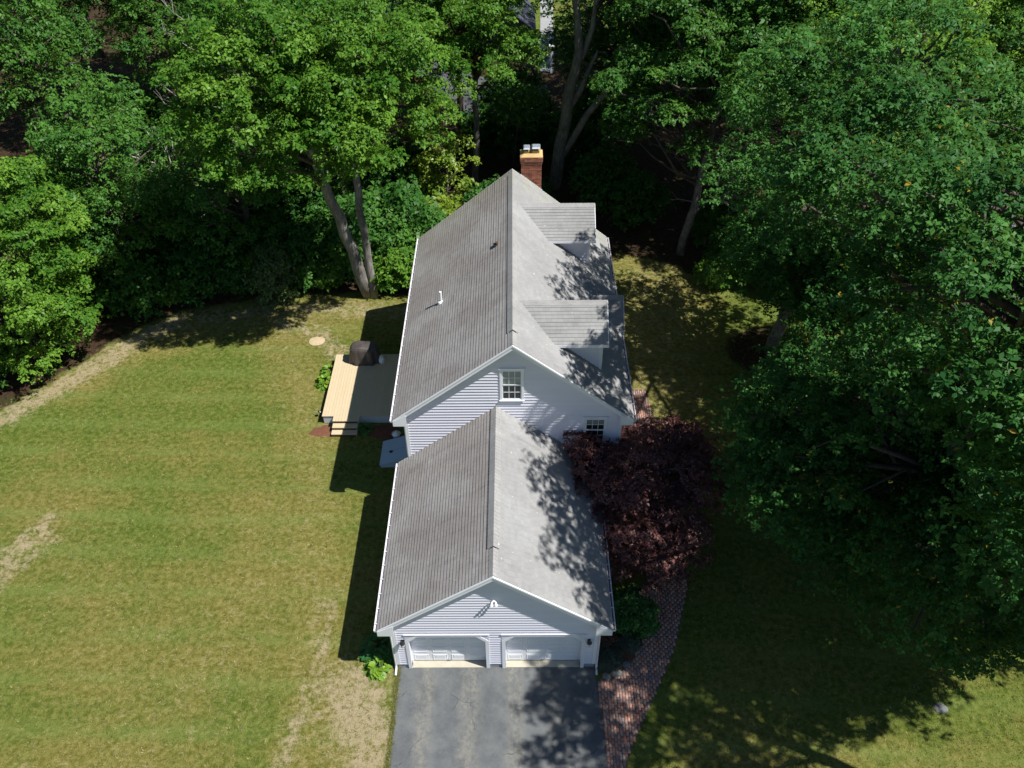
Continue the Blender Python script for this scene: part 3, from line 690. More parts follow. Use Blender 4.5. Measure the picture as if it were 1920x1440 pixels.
# chimney at the back gable
CX0, CX1, CY0, CY1, CZ = 1.09, 2.06, 20.72, 21.42, 9.88
ch = box('chimney', CX0+.006, CX1-.006, CY0+.006, CY1-.006, 0, CZ, MORTAR, house)
bm_ = MB(); z = 6.6; r = 0
def brick_course(m, x0, x1, y0, y1, z, r):
    bl, bh, g = .203, .057, .010
    for (axis, lo, hi, fixed, sgn) in (('x', x0, x1, y0, -1), ('x', x0, x1, y1, 1), ('y', y0, y1, x0, -1), ('y', y0, y1, x1, 1)):
        p = lo-(bl+g)/2*(r % 2)
        while p < hi-.02:
            a, b = max(p, lo), min(p+bl, hi); p += bl+g
            if b-a < .03: continue
            d = rnd.uniform(0, .004); t_ = .03
            f0, f1 = (fixed-d, fixed+t_) if sgn < 0 else (fixed-t_, fixed+d)
            if axis == 'x': m.box(a, b, f0, f1, z, z+bh)
            elif b-a > .0: m.box(f0, f1, max(a, lo+.031), min(b, hi-.031), z, z+bh)
while z < CZ-.02:
    ex = 0.0
    if z > CZ-.36: ex = .028
    if z > CZ-.24: ex = .055
    brick_course(bm_, CX0-ex, CX1+ex, CY0-ex, CY1+ex, z, r); z += .067; r += 1
bo = bm_.build('brick', BRICK, ch); tag(bo, kind='stuff')
_t = bo.data.attributes.new('tint', 'FLOAT', 'FACE'); _n = len(bo.data.polygons)
_t.data.foreach_set('value', np.repeat(np.random.default_rng(9).random(_n//6+1), 6)[:_n].astype(np.float32))
MB().box(CX0-.02, CX1+.02, CY0-.02, CY1+.02, CZ-.345, CZ-.23).box(CX0-.048, CX1+.048, CY0-.048, CY1+.048, CZ-.229, CZ+.005).build('corbel_core', MORTAR, ch)
MB().prism([(CX0-.05, CY0-.05, CZ+.012), (CX1+.05, CY0-.05, CZ+.012), (CX1+.05, CY1+.05, CZ+.012), (CX0-.05, CY1+.05, CZ+.012)], [(CX0+.12, CY0+.1, CZ+.10), (CX1-.12, CY0+.1, CZ+.10), (CX1-.12, CY1-.1, CZ+.10), (CX0+.12, CY1-.1, CZ+.10)]).build('mortar_crown', CROWNC, ch)
for x0, x1, zt in ((CX0+.10, CX0+.42, .33), (CX0+.50, CX1-.06, .36)):
    y0, y1 = CY0+.14, CY1-.12
    cp = box('flue', x0+.04, x1-.04, y0+.05, y1-.05, CZ+.05, CZ+zt-.13, CROWNC, ch)
    cg = MB()
    for k in range(6):
        f = k/5; cg.box(x0+.02+(x1-x0-.05)*f, x0+.03+(x1-x0-.05)*f, y0+.02, y0+.03, CZ+zt-.13, CZ+zt-.01).box(x0+.02+(x1-x0-.05)*f, x0+.03+(x1-x0-.05)*f, y1-.03, y1-.02, CZ+zt-.13, CZ+zt-.01)
    cg.build('cap_screen', BLACKM, ch)
    MB().prism([(x0, y0-.02, CZ+zt), (x1, y0-.02, CZ+zt), (x1, y1+.02, CZ+zt), (x0, y1+.02, CZ+zt)], [(x0+.05, y0+.05, CZ+zt+.05), (x1-.05, y0+.05, CZ+zt+.05), (x1-.05, y1-.05, CZ+zt+.05), (x0+.05, y1-.05, CZ+zt+.05)]).build('flue_cap', STEEL, ch)
MB().prism([(CX0-.03, HY1+.07, HRZ-HS*(CX0-.03-HX)+.05), (CX1+.05, HY1+.07, HRZ-HS*(CX1+.05-HX)+.05), (CX1+.05, HY1+.07, HRZ-HS*(CX1+.05-HX)-.1), (CX0-.03, HY1+.07, HRZ-HS*(CX0-.03-HX)-.1)],
           [(CX0-.03, HY1+.082, HRZ-HS*(CX0-.03-HX)+.05), (CX1+.05, HY1+.082, HRZ-HS*(CX1+.05-HX)+.05), (CX1+.05, HY1+.082, HRZ-HS*(CX1+.05-HX)-.1), (CX0-.03, HY1+.082, HRZ-HS*(CX0-.03-HX)-.1)]).build('flashing', STEEL, house)

# vent pipes on the left slope
zr_ = lambda x: HRZ-HS*abs(x-HX)
pp = MB().tube([(-2.45, 13.43, zr_(-2.45)-.05), (-2.45, 13.43, zr_(-2.45)+.56)], .055, 12).build('vent_pipe', PVC, house)
MB().lathe((-2.45, 13.43, zr_(-2.45)-.06), [(.16, .0), (.14, .1), (.065, .15)], 12).build('flashing', PVC, pp)
vp = MB().tube([(-.02, 14.9, zr_(-.02)-.05), (-.02, 14.9, zr_(-.02)+.16)], .07, 10).build('vent_pipe', COPPER, house)
MB().box(-.16, .10, 14.78, 15.02, zr_(-.02)-.14, zr_(-.02)+.04).build('flashing', BLACKM, vp)

# floodlight on the garage gable, lanterns by the doors
FX, FZ = .0, 4.32
f_ = MB().lathe((FX, -.06, FZ-.05), [(.04, 0), (.05, .04), (.04, .09)], 10).build('floodlight', PVC, house)
for s in (-1, 1):
    MB().tube([(FX, -.07, FZ), (FX+s*.05, -.12, FZ+.04)], .014, 6).build('arm', PVC, f_)
    MB().tube([(FX+s*.045, -.10, FZ+.05), (FX+s*.065, -.15, FZ+.02), (FX+s*.085, -.23, FZ-.05)], [.02, .035, .055], 10).build('lamp_head', PVC, f_)
MB().box(FX-.02, FX+.02, -.12, -.04, FZ-.13, FZ-.06).build('motion_sensor', PVC, f_)
for x in (-GWW+.32, GWW-.28):
    z = 1.82
    l_ = MB().box(x-.05, x+.05, -.05, -.02, z-.1, z+.12).tube([(x, -.04, z+.08), (x, -.13, z+.16), (x, -.17, z+.10)], .014, 6).build('wall_lantern', BLACKM, house)
    MB().lathe((x, -.17, z-.16), [(.035, 0), (.06, .02), (.085, .22), (.10, .225), (.03, .30), (.015, .34)], 8).build('lantern_cage', BLACKM, l_)
    MB().lathe((x, -.17, z-.13), [(.062, 0), (.087, .185), (.04, .187)], 8).build('lantern_glass', simple('frosted_glass', (.6, .6, .58), .05), l_)

# cellar bulkhead on the left wall
bx0, bx1, by0, by1 = -5.42, HX-HWW-.03, 10.0, 11.45
bk = MB().prism([(bx0, by0, 0), (bx1, by0, 0), (bx1, by0, .80), (bx0, by0, .17)], [(bx0, by1, 0), (bx1, by1, 0), (bx1, by1, .80), (bx0, by1, .17)]).build('cellar_bulkhead', BULK, house)
sl_ = (.80-.17)/(bx1-bx0); ym = (by0+by1)/2
for a, b in ((by0-.03, ym-.008), (ym+.008, by1+.03)):
    zf = lambda x, h: .17+sl_*(x-bx0)+h
    MB().prism([(bx0-.04, a, zf(bx0-.04, .03)), (bx1, a, zf(bx1, .03)), (bx1, b, zf(bx1, .03)), (bx0-.04, b, zf(bx0-.04, .03))], [(bx0-.04, a, zf(bx0-.04, .003)), (bx1, a, zf(bx1, .003)), (bx1, b, zf(bx1, .003)), (bx0-.04, b, zf(bx0-.04, .003))]).build('hatch_door', BULK, bk)
xm_ = bx0+.45
MB().box(xm_-.07, xm_+.07, ym-.14, ym-.06, zf(xm_, .02), zf(xm_, .09)).build('handle', BLACKM, bk)

# ------------------------------------------------------------------ deck
DX0, DX1, DY0, DY1, DZ = -8.51, HX-HWW-.03, 12.9, 17.45, .5
deck = empty('deck', (-6.2, 15.2, 0), 'low tan wooden deck with two front steps along the left wall', 'deck')
bw = .140; x = DX0; LX0, LX1, LY = -7.93, -6.76, 12.53
while x < DX1-.02:
    xe_ = min(x+bw-.006, DX1); y0 = LY if (x+bw/2 > LX0 and x+bw/2 < LX1) else DY0-.03
    MB().box(x, xe_, y0+rnd.uniform(-.003, .003), DY1+.02, DZ-.028, DZ+rnd.uniform(-.0015, .0015)).build('deck_board', DECKW, deck); x += bw
SK = simple('pale_deck_skirt', (.55, .58, .60), .12, 3)
for nm, b in (('skirt', (DX0+.05, LX0+.05, DY0+.0, DY0+.035)), ('skirt', (LX1-.05, DX1, DY0+.0, DY0+.035)), ('skirt', (DX0+.02, DX0+.05, DY0+.036, DY1)), ('skirt', (DX0+.05, DX1, DY1-.04, DY1))):
    box(nm, b[0], b[1], b[2], b[3], .02, DZ-.03, SK, deck)
box('riser', LX0+.02, LX1-.02, LY+.02, LY+.05, .36, DZ-.03, simple('riser_wood', (.10, .06, .04), .2), deck)
for k, (z, ya, yb) in enumerate(((.345, 12.24, 12.55), (.19, 11.95, 12.26))):
    st = box('step', LX0-.02-.02*k, LX1+.0, ya, yb-.01, z-.04, z, DECKW, deck)
    box('riser', LX0+.03, LX1-.05, ya+.04, ya+.07, z-.155, z-.042, simple('riser_wood', (.10, .06, .04), .2), st)
for xx in (LX0+.01, LX1-.05):
    MB().prism([(xx, 12.9, .0), (xx, 12.9, .46), (xx, 12.55, .3), (xx, 12.0, .02), (xx, 12.0, 0)], [(xx+.035, 12.9, .0), (xx+.035, 12.9, .46), (xx+.035, 12.55, .3), (xx+.035, 12.0, .02), (xx+.035, 12.0, 0)]).build('stringer', SK, deck)
# covered grill
gx, gy, gz = -6.95, 17.0, DZ
gr_ = empty('covered_grill', (gx, gy, gz), 'barbecue grill under a black cover at the back of the deck', 'grill')
n = 72; prof = [(.72, .02), (.73, .12), (.71, .35), (.70, .62), (.69, .80), (.66, .90), (.56, 1.00), (.40, 1.05), (.20, 1.065), (.0, 1.07)]
Vg, Fg = [], []
for i, (r_, z) in enumerate(prof):
    for j in range(n):
        th = 2*math.pi*j/n; c_, s_ = math.cos(th), math.sin(th)
        q = (abs(c_)**4.5+abs(s_)**4.5)**(-1/4.5)
        q = min(q, 1.13)
        pl = (1-min(1, z/1.02)**2)*.17*(abs(math.sin(th*5.5+.7+z*.5))-.55+.35*math.sin(th*9-z*1.6))
        rr = r_*q*(1+pl)
        Vg.append((gx+rr*c_*1.0, gy+rr*s_*.62, gz+z+(.035*math.sin(3*th+1)+.02*c_)*(z > .7)*min(1, r_/.4)))
for i in range(len(prof)-1):
    for j in range(n): Fg.append((i*n+j, i*n+(j+1) % n, (i+1)*n+(j+1) % n, (i+1)*n+j))
mesh('cover', Vg, Fg, COVER, gr_)
for dx in (-.5, .5):
    for dy in (-.24, .24): MB().tube([(gx+dx, gy+dy, gz), (gx+dx, gy+dy, gz+.3)], .025, 6).build('leg', BLACKM, gr_)
MB().tube([(gx-.5, gy-.27, gz+.14), (gx+.5, gy-.27, gz+.14)], .015, 6).build('hem_cord', BLACKM, gr_)
pt_ = empty('propane_tank', (gx+.88, gy-.22, gz), 'small white gas tank on the deck beside the covered grill', 'tank')
MB().lathe((gx+.88, gy-.22, gz), [(.10, 0), (.11, .04), (.14, .06), (.155, .12), (.155, .26), (.12, .34), (.05, .37)], 14).build('tank_body', PVC, pt_, smooth=True)
MB().lathe((gx+.88, gy-.22, gz+.34), [(.09, 0), (.10, .09), (.085, .09)], 12).build('collar', PVC, pt_)
# small white garden ornament by the bulkhead
uo = empty('white_urn', (-4.85, 11.78, 0), 'small white urn on the grass behind the cellar hatch', 'urn')
MB().lathe((-4.85, 11.78, 0), [(.13, 0), (.13, .05), (.06, .09), (.07, .14), (.16, .24), (.2, .36), (.22, .4)], 14).build('bowl', PVC, uo, smooth=True)
MB().lathe((-4.85, 11.78, .38), [(.17, 0), (.13, .05), (.03, .12), (.045, .17), (.02, .2)], 12).build('finial', PVC, uo, smooth=True)
so_ = empty('path_light', (-8.72, 13.35, 0), 'tiny dark path light beside the deck corner', 'lamp')
MB().tube([(-8.72, 13.35, 0), (-8.72, 13.35, .3)], .012, 6).build('stake', BLACKM, so_)
MB().lathe((-8.72, 13.35, .28), [(.03, 0), (.05, .03), (.05, .08), (.09, .085), (.02, .14)], 10).build('lamp_head', BLACKM, so_)
# bed, disc and stones set in the lawn
def blob(name, cx, cy, rx, ry, z, mat, seed, n=40, wob=.14):
    r = random.Random(seed); ph = [r.uniform(0, 6.28) for _ in range(4)]
    V = [(cx, cy, z+.02)]
    for rr in (.6, 1.0):
        for j in range(n):
            th = 2*math.pi*j/n; q = rr*(1+wob*(math.sin(2*th+ph[0])+.6*math.sin(3*th+ph[1])+.5*math.sin(7*th+ph[2]))*rr)
            V.append((cx+rx*q*math.cos(th), cy+ry*q*math.sin(th), z+(.018 if rr < 1 else -.012)))
    Fb = [(0, 1+j, 1+(j+1) % n) for j in range(n)]+[(1+j, 1+n+j, 1+n+(j+1) % n, 1+(j+1) % n) for j in range(n)]
    return mesh(name, V, Fb, mat, smooth=True)
MULCH = simple('red_bark_mulch', (.17, .075, .045), .6, 9, .95, .1, .8, 40)
tag(blob('mulch_bed', -8.35, 12.35, .62, .45, .012, MULCH, 3), 'reddish mulch bed left of the deck steps', kind='structure')
tag(blob('mulch_bed', -5.6, 12.3, 1.0, .45, .012, MULCH, 5), 'shaded mulch bed right of the deck steps', kind='structure')
tag(blob('mulch_bed', 4.55, 1.4, .85, 1.7, .012, MULCH, 8), 'mulch bed at the right wall of the garage', kind='structure')
tag(blob('mulch_bed', 5.4, 7.0, 1.5, 3.4, .010, MULCH, 9), 'mulch bed under the purple maple', kind='structure')
SAND = simple('pale_sand', (.50, .39, .25), .25, 6, .95, .1, .3)
tag(blob('sand_patch', -9.9, 19.2, .42, .40, .010, SAND, 4, wob=.05), 'round bare sandy patch in the lawn behind the deck', kind='structure')
def stone(name, x, y, r, h, label, mat, seed, group=None):
    q = random.Random(seed); m = MB(); pr = [(r*1.0, -.02), (r*1.05, h*.35), (r*.8, h*.85), (r*.35, h)]
    m.lathe((x, y, 0), pr, 10, .75); m.V = [(v[0]+q.uniform(-.12, .12)*r, v[1]+q.uniform(-.12, .12)*r, v[2]+q.uniform(-.1, .1)*h) for v in m.V]
    o = m.build(name, mat); return tag(o, label, 'stone', group)
STONE = simple('grey_stone', (.15, .15, .145), .35, 5, .9, .2, .5, 30)
stone('flat_stone', 15.8, -1.7, .26, .07, 'flat grey stone lying in the sunlit lawn at right', STONE, 1)
# ------------------------------------------------------------------ vegetation
def rosettes(rng, C, R, n, per, ll, lw, flat=.62, up=.85, zmin=-.45, droop=.25, spread=.35):
    """leaf rosettes on the outer shell of clumps. C (k,3), R (k,), n per clump -> verts, tint"""
    k = len(C); cnt = np.maximum(6, n*(R/R.mean())**1.8).astype(int); idx = np.repeat(np.arange(k), cnt); N_ = len(idx)
    z = rng.uniform(zmin, 1, N_); th = rng.uniform(0, 2*np.pi, N_); q = np.sqrt(1-z*z)
    d = np.stack([q*np.cos(th), q*np.sin(th), z], 1)
    lump = 1+.22*np.sin(th*3+idx*1.7)+.15*np.sin(th*5+idx*.9+z*4)
    rad = R[idx]*(.45+.6*np.sqrt(rng.random(N_)))*lump
    P = C[idx]+d*rad[:, None]*np.array([1, 1, flat])
    nrm = d*.5+np.array([.12, -.04, up])+rng.normal(0, .24, (N_, 3)); nrm /= np.linalg.norm(nrm, axis=1)[:, None]
    ct = rng.random(k)
    a = np.cross(nrm, rng.normal(0, 1, (N_, 3))); a /= np.linalg.norm(a, axis=1)[:, None]; b = np.cross(nrm, a)
    th = (np.arange(per)/per*2*np.pi)[None, :]+rng.uniform(0, 6.28, (N_, 1))+rng.normal(0, .3, (N_, per))
    sc_ = ll*rng.uniform(.6, 1.2, (N_, per))*rng.choice([.7, .9, 1.1, 1.35], (N_, 1)); tl = rng.normal(.05, spread, (N_, per))
    t = (a[:, None]*np.cos(th)[..., None]+b[:, None]*np.sin(th)[..., None])*np.cos(tl)[..., None]+nrm[:, None]*np.sin(tl)[..., None]
    s = np.cross(nrm[:, None], t); s /= np.linalg.norm(s, axis=2)[..., None]
    roll = rng.normal(0, .35, (N_, per))[..., None]; s = s*np.cos(roll)+nrm[:, None]*np.sin(roll)
    p0 = P[:, None]+t*(sc_*.12)[..., None]
    mid = p0+t*(sc_*.55)[..., None]; tip = p0+t*sc_[..., None]-nrm[:, None]*(sc_*droop)[..., None]
    wv = s*(sc_*lw/ll*.5)[..., None]; lift = nrm[:, None]*(sc_*.07)[..., None]
    V = np.stack([p0, mid+wv+lift, tip, mid-wv+lift], 2).reshape(-1, 3)
    tint = np.clip(.5*ct[idx][:, None]+.5*rng.random((N_, per)), 0, 1).ravel()
    rare = rng.random(tint.shape) > .994; tint = np.where(rare, 1.0, np.minimum(tint, .96))
    return V, tint
def leaf_mesh(name, V, tint):
    return fast_mesh(name, V, np.arange(len(V)).reshape(-1, 4), {'tint': ('FACE', tint)})
def crown_points(rng, c, r, k, cr, inner=.35, low=-.6, lobes=4, sep=.75):
    """clump centres filling an uneven ellipsoid"""
    ld = rng.normal(0, 1, (lobes, 3)); ld /= np.linalg.norm(ld, axis=1)[:, None]; la = rng.uniform(-.28, .3, lobes)
    pts = []; tries = 0
    while len(pts) < k and tries < k*60:
        tries += 1
        d = rng.normal(0, 1, 3); d /= np.linalg.norm(d)
        if d[2] < low: continue
        f = 1+sum(a*max(0, d@l)**2 for a, l in zip(la, ld))
        p = c+d*np.array(r)*f*(inner+(1-inner)*rng.random()**.45)
        s_ = sep*cr*(1 if tries < k*40 else .5)
        if all(np.linalg.norm(p-q) > s_ for q in pts): pts.append(p)
    return np.array(pts)
def limbs(rng, path, pts, r0, frac=.75, lo=.35, nseg=4, m=None):
    """branches from the trunk path to the clumps"""
    m = m or MB(); path = np.array(path, float); L = np.concatenate([[0], np.cumsum(np.linalg.norm(np.diff(path, axis=0), axis=1))]); L /= L[-1]
    for p in pts:
        if rng.random() > frac: continue
        zs = path[:, 2]; want = p[2]-.45*np.linalg.norm((p-path[-1])[:2])-.4
        t = np.clip(np.interp(want, zs, L), lo, .97) if zs[-1] > zs[0] else .6
        q = np.array([np.interp(t, L, path[:, i]) for i in range(3)])
        e = p-q; l = np.linalg.norm(e)
        if l < .4: continue
        w1 = rng.normal(0, .08*l, 3); w2 = rng.normal(0, .06*l, 3)
        P = [q, q+e*.33+w1+np.array([0, 0, .05*l]), q+e*.68+w2+np.array([0, 0, .05*l]), p]
        rr = max(.02, min(r0*.42, .018*l+.02)); m.tube(P, [rr, rr*.75, rr*.5, rr*.22], 5, False)
    return m
def trunk_mesh(rng, path, radii, name='trunk'):
    m = MB(); P = np.array(path, float); n = 10
    # resample
    L = np.concatenate([[0], np.cumsum(np.linalg.norm(np.diff(P, axis=0), axis=1))]); k = max(6, int(L[-1]/1.0))
    s = np.linspace(0, L[-1], k); Q = np.stack([np.interp(s, L, P[:, i]) for i in range(3)], 1); R = np.interp(s, L, radii)
    Q[1:-1, :2] += rng.normal(0, .05, (k-2, 2)); m.tube(Q, list(R), n)
    m.V = [tuple(np.array(v)+rng.normal(0, .012, 3)) for v in m.V]
    return m
def tree(name, label, base, paths, crown, leafmat, bark, seed, ll=.24, lw=.13, n=45, per=6, cr=1.3, group=None, cat='tree', flat=.62, extra=None, limb_frac=.75, **kw):
    """paths: list of (points, radii) relative to the base; crown: list of (centre rel. base, radii, k)"""
    rng = np.random.default_rng(seed); b = np.array(base, float)
    o = empty(name, tuple(b), label, cat, group)
    allp = []
    for i, (pts, radii) in enumerate(paths):
        trunk_mesh(rng, [b+np.array(p) for p in pts], radii).build('trunk', bark, o, smooth=True)
    lm = MB()
    for j, (c, r, k) in enumerate(crown):
        P = crown_points(rng, b+np.array(c), r, k, cr, **kw); allp.append(P)
        pth = paths[min(j, len(paths)-1)]
        limbs(rng, [b+np.array(p) for p in pth[0]], P, pth[1][0], m=lm, frac=limb_frac)
    C = np.concatenate(allp)
    if extra is not None: C = np.concatenate([C, b+np.array(extra)])
    if lm.V: lm.build('branches', B_DARK, o, smooth=True)
    R = cr*rng.uniform(.45, 1.15, len(C))
    V, ti = rosettes(rng, C, R, n, per, ll, lw, flat)
    link('crown', leaf_mesh('crown', V-b, ti), leafmat, o)
    return o
def copy_tree(src, loc, rz, s, label=None, group=None):
    r = src.copy(); COL.objects.link(r); r.location = loc; r.rotation_euler = (0, 0, rz); r.scale = (s[0], s[0], s[1]) if isinstance(s, tuple) else (s, s, s)
    if label: r['label'] = label
    if group: r['group'] = group
    for ch_ in src.children:
        c = ch_.copy(); COL.objects.link(c); c.parent = r
    return r
# ---- right side oaks
OK = dict(ll=.155, lw=.082, per=7, limb_frac=.45)
tree('oak_tree', 'tall dark oak beside the house with its trunk showing through the leaves', (14.2, 18.1, 0), [([(0, 0, 0), (.15, -.4, 4), (-.1, -2.2, 9), (-.5, -4.6, 16)], [.36, .28, .22, .1])],
     [((-.6, -6.0, 15.2), (4.8, 5.0, 5.8), 80), ((2.2, -.8, 9.0), (3.8, 3.4, 2.6), 40), ((-.8, -.2, 6.2), (2.8, 2.8, 2.8), 34), ((1.3, -2.0, 5.4), (2.6, 2.3, 2.4), 30), ((-1.5, 3.0, 7.4), (2.6, 2.2, 2.2), 22)], L_OAK, B_GREY, 11, n=60, cr=1.15, **OK)
tree('oak_tree', 'broad oak nearest the garage walkway with low dark leafy boughs', (17.2, 4.8, 0), [([(0, 0, 0), (-.6, -.4, 4), (-1.5, -1.4, 9), (-2.2, -2.6, 17)], [.40, .32, .25, .1])],
     [((-2.7, -3.3, 16.0), (5.2, 4.8, 4.6), 82), ((-3.4, .4, 7.0), (4.9, 4.8, 2.8), 84), ((1.5, 1.0, 10), (4, 4, 3), 40), ((-1.4, -3.6, 5.2), (4.4, 3.0, 2.8), 60), ((-5.6, .8, 5.6), (2.6, 3.0, 2.6), 36), ((-5.9, 1.6, 16.4), (2.9, 3.2, 2.8), 36)], L_OAK, B_GREY, 12, n=72, cr=1.15, **OK)
tree('oak_tree', 'oak at the right edge shading the lawn and driveway', (20.6, -8.2, 0), [([(0, 0, 0), (-.6, .6, 4), (-2.2, 2.0, 9), (-4.2, 3.2, 16)], [.38, .3, .24, .1])],
     [((-4.8, 4.0, 14.8), (5.0, 4.0, 3.3), 104)], L_OAK, B_GREY, 13, n=66, cr=1.2, sep=.74, **dict(OK, limb_frac=.03))
tree('oak_tree', 'lower oak at the right edge over the sunlit lawn corner', (25.6, 2.4, 0), [([(0, 0, 0), (-.3, 0, 4), (-.9, -.2, 8), (-1.4, -.4, 13)], [.32, .26, .2, .08])],
     [((-2.8, -.4, 9.2), (4.6, 4.0, 4.4), 90)], L_OAK2, B_GREY, 29, n=66, cr=1.15, **OK)
tree('oak_tree', 'large sunlit oak rising behind the nearest right-hand oaks', (23.0, 12.2, 0), [([(0, 0, 0), (0, 0, 5), (-.3, -.2, 10), (-.3, -.3, 16)], [.42, .34, .26, .1])],
     [((-.8, -.5, 12.0), (6.0, 5.6, 6.0), 125), ((-1, 0, 6), (4.6, 4.6, 2.2), 40)], L_OAK2, B_GREY, 14, n=74, cr=1.25, sep=1.0, **OK)
tree('oak_tree', 'tall oak just past the right edge, casting shade on the lawn', (25.4, 1.0, 0), [([(0, 0, 0), (-.5, -.4, 5), (-1.6, -1, 10), (-3.4, -2, 17)], [.38, .3, .22, .1])],  # extra oak out of view, added to thicken the shade on the lawn
     [((-4.2, -2.0, 15.0), (5.0, 4.2, 4.2), 120), ((-7.0, -2.2, 10.8), (4.3, 3.7, 3.2), 84)], L_OAK, B_GREY, 30, n=70, cr=1.2, sep=.65, **dict(OK, limb_frac=.2))
oak_bg = tree('oak_tree', 'sunlit oak crown at the upper right edge', (20.5, 27, 0), [([(0, 0, 0), (0, 0, 5), (-.3, -.2, 10), (-.3, -.3, 15)], [.36, .3, .22, .1])],
     [((0, -.4, 11.2), (5.4, 5.2, 5.6), 110), ((0, 0, 5.6), (4, 4, 2), 24)], L_MAPLE, B_GREY, 15, n=62, cr=1.3, ll=.2, lw=.11, limb_frac=.4, sep=1.0)
tree('maple_tree', 'slender leaning tree behind the right side of the house', (10.8, 27.4, 0), [([(0, 0, 0), (.45, .25, 3.5), (.9, .6, 7), (1.3, .8, 12)], [.27, .22, .17, .07])],
     [((.4, 1.2, 10.2), (4.4, 4.0, 4.2), 78)], L_FOREST, B_GREY, 16, n=62, cr=1.05, low=-.75, ll=.18, lw=.10)
# ---- centre
tree('forked_tree', 'tall forked grey tree behind the brick chimney', (3.4, 35.7, 0), [([(0, 0, 0), (.45, -.5, 3.5), (1.0, -1.2, 8.0), (1.2, -1.5, 10), (.6, -1.8, 15)], [.46, .38, .31, .26, .12]), ([(.5, -.4, 2.4), (2.0, -.9, 5.6), (3.4, -1.2, 7.6), (6.2, -1.5, 10.0), (7.5, -1.6, 11.5)], [.24, .2, .17, .12, .06]), ([(1.1, -1.3, 8.6), (1.9, -1.4, 11), (2.3, -1.5, 15)], [.2, .16, .08]), ([(.75, -.8, 5.8), (1.6, -.9, 7.4), (2.4, -1, 9.6)], [.2, .16, .08])],
     [((1.2, -1.8, 15.8), (4.0, 3.6, 2.6), 30), ((6.6, -1.4, 11.6), (3.0, 3.0, 2.6), 34), ((3.5, 0, 14), (3, 3, 2.5), 20)], L_FOREST, B_GREY, 17, n=36, cr=1.15)
tree('tall_maple', 'sunlit maple with two pale trunks at the edge of the back lawn', (-7.6, 23.3, 0), [([(0, 0, 0), (-.5, -.3, 3.0), (-1.15, -.7, 6.8), (-1.8, -1.6, 11), (-2.2, -2.6, 15)], [.36, .31, .27, .2, .08]), ([(.35, -.15, 0), (.32, .05, 3.5), (.05, .2, 8.2), (.1, -.9, 13), (.6, -1.8, 16)], [.24, .21, .18, .14, .06])],
     [((-2.4, -3.0, 13.0), (4.6, 4.2, 4.4), 92), ((1.0, -2.2, 13.2), (3.6, 3.8, 4.4), 70)], L_MAPLE, B_GREY, 18, n=84, cr=1.05, low=-.62, ll=.175, lw=.10, limb_frac=.5, sep=1.0)
tree('maple_tree', 'bright leafy tree behind the house left of the chimney', (-1.9, 35.9, 0), [([(0, 0, 0), (.2, 0, 4), (.25, -.3, 8.5), (0, -.6, 13)], [.24, .2, .17, .07])],
     [((.4, -2.6, 11.6), (3.8, 3.6, 3.2), 64)], L_MAPLE, B_GREY, 19, n=56, cr=1.0, low=-.7, ll=.19, lw=.10)
tree('sapling_tree', 'thin yellow-green sapling close behind the left roof edge', (-3.7, 31.5, 0), [([(0, 0, 0), (.2, -.1, 2.5), (.6, -.3, 6)], [.06, .05, .02]), ([(.1, .1, 0), (-.3, .2, 2.5), (-.6, .3, 5)], [.05, .04, .02])],
     [((.2, 0, 3.6), (2.0, 1.8, 3.0), 26)], L_YOUNG, B_DARK, 20, n=16, cr=.75, ll=.26, lw=.14, low=-1)
tree('sapling_tree', 'thin young tree standing before the paved lane behind the house', (.8, 38.2, 0), [([(0, 0, 0), (.1, 0, 3), (-.2, -.2, 6.5)], [.08, .06, .02])],
     [((0, -.2, 4.6), (2.0, 1.6, 2.6), 24)], L_FOREST, B_DARK, 26, n=22, cr=.8, ll=.2, lw=.1, low=-1)
tree('sapling_tree', 'spindly young tree left of the paved lane behind the house', (-5.6, 36.6, 0), [([(0, 0, 0), (.1, 0, 3), (.3, -.2, 7)], [.08, .06, .02])],
     [((.2, -.2, 5.0), (1.8, 1.6, 2.8), 22)], L_YOUNG, B_DARK, 27, n=20, cr=.75, ll=.2, lw=.1, low=-1)
# ---- left
tree('maple_tree', 'bushy sunlit maple at the left edge of the lawn', (-25.2, 19.2, 0), [([(0, 0, 0), (.3, -.2, 3), (.4, -.3, 7)], [.22, .17, .06])],
     [((.8, -.6, 5.6), (4.4, 4.4, 5.0), 105)], L_MAPLE, B_DARK, 21, n=92, cr=1.05, low=-.95, inner=.5, ll=.17, lw=.10, sep=1.0)
mp_a = tree('maple_tree', 'dense green tree at the forest edge above the left lawn', (-21.3, 24.6, 0), [([(0, 0, 0), (.2, -.2, 5), (.2, -.3, 9)], [.26, .2, .06])],
     [((.2, -.4, 6.2), (4.0, 4.0, 4.8), 84)], L_FOREST, B_DARK, 22, n=62, cr=1.15, low=-.95, ll=.19, lw=.105)
mp_b = tree('maple_tree', 'dark leafy tree beside the tall two-trunked maple', (-14.6, 26.6, 0), [([(0, 0, 0), (0, -.2, 5), (.3, -.3, 8)], [.24, .19, .06])],
     [((0, -.4, 5.4), (4.0, 3.8, 4.4), 76)], L_FOREST, B_DARK, 23, n=62, cr=1.1, low=-.95, ll=.19, lw=.105)
fr_c = tree('forest_tree', 'leafy tree deep in the forest behind the house', (-29, 33, 0), [([(0, 0, 0), (.2, 0, 6), (-.2, .2, 14)], [.28, .22, .08])],
     [((0, 0, 11), (4.6, 4.6, 6.0), 90)], L_FOREST, B_DARK, 24, n=48, cr=1.35, ll=.22, lw=.12, low=-.8, group='trees deep in the forest')
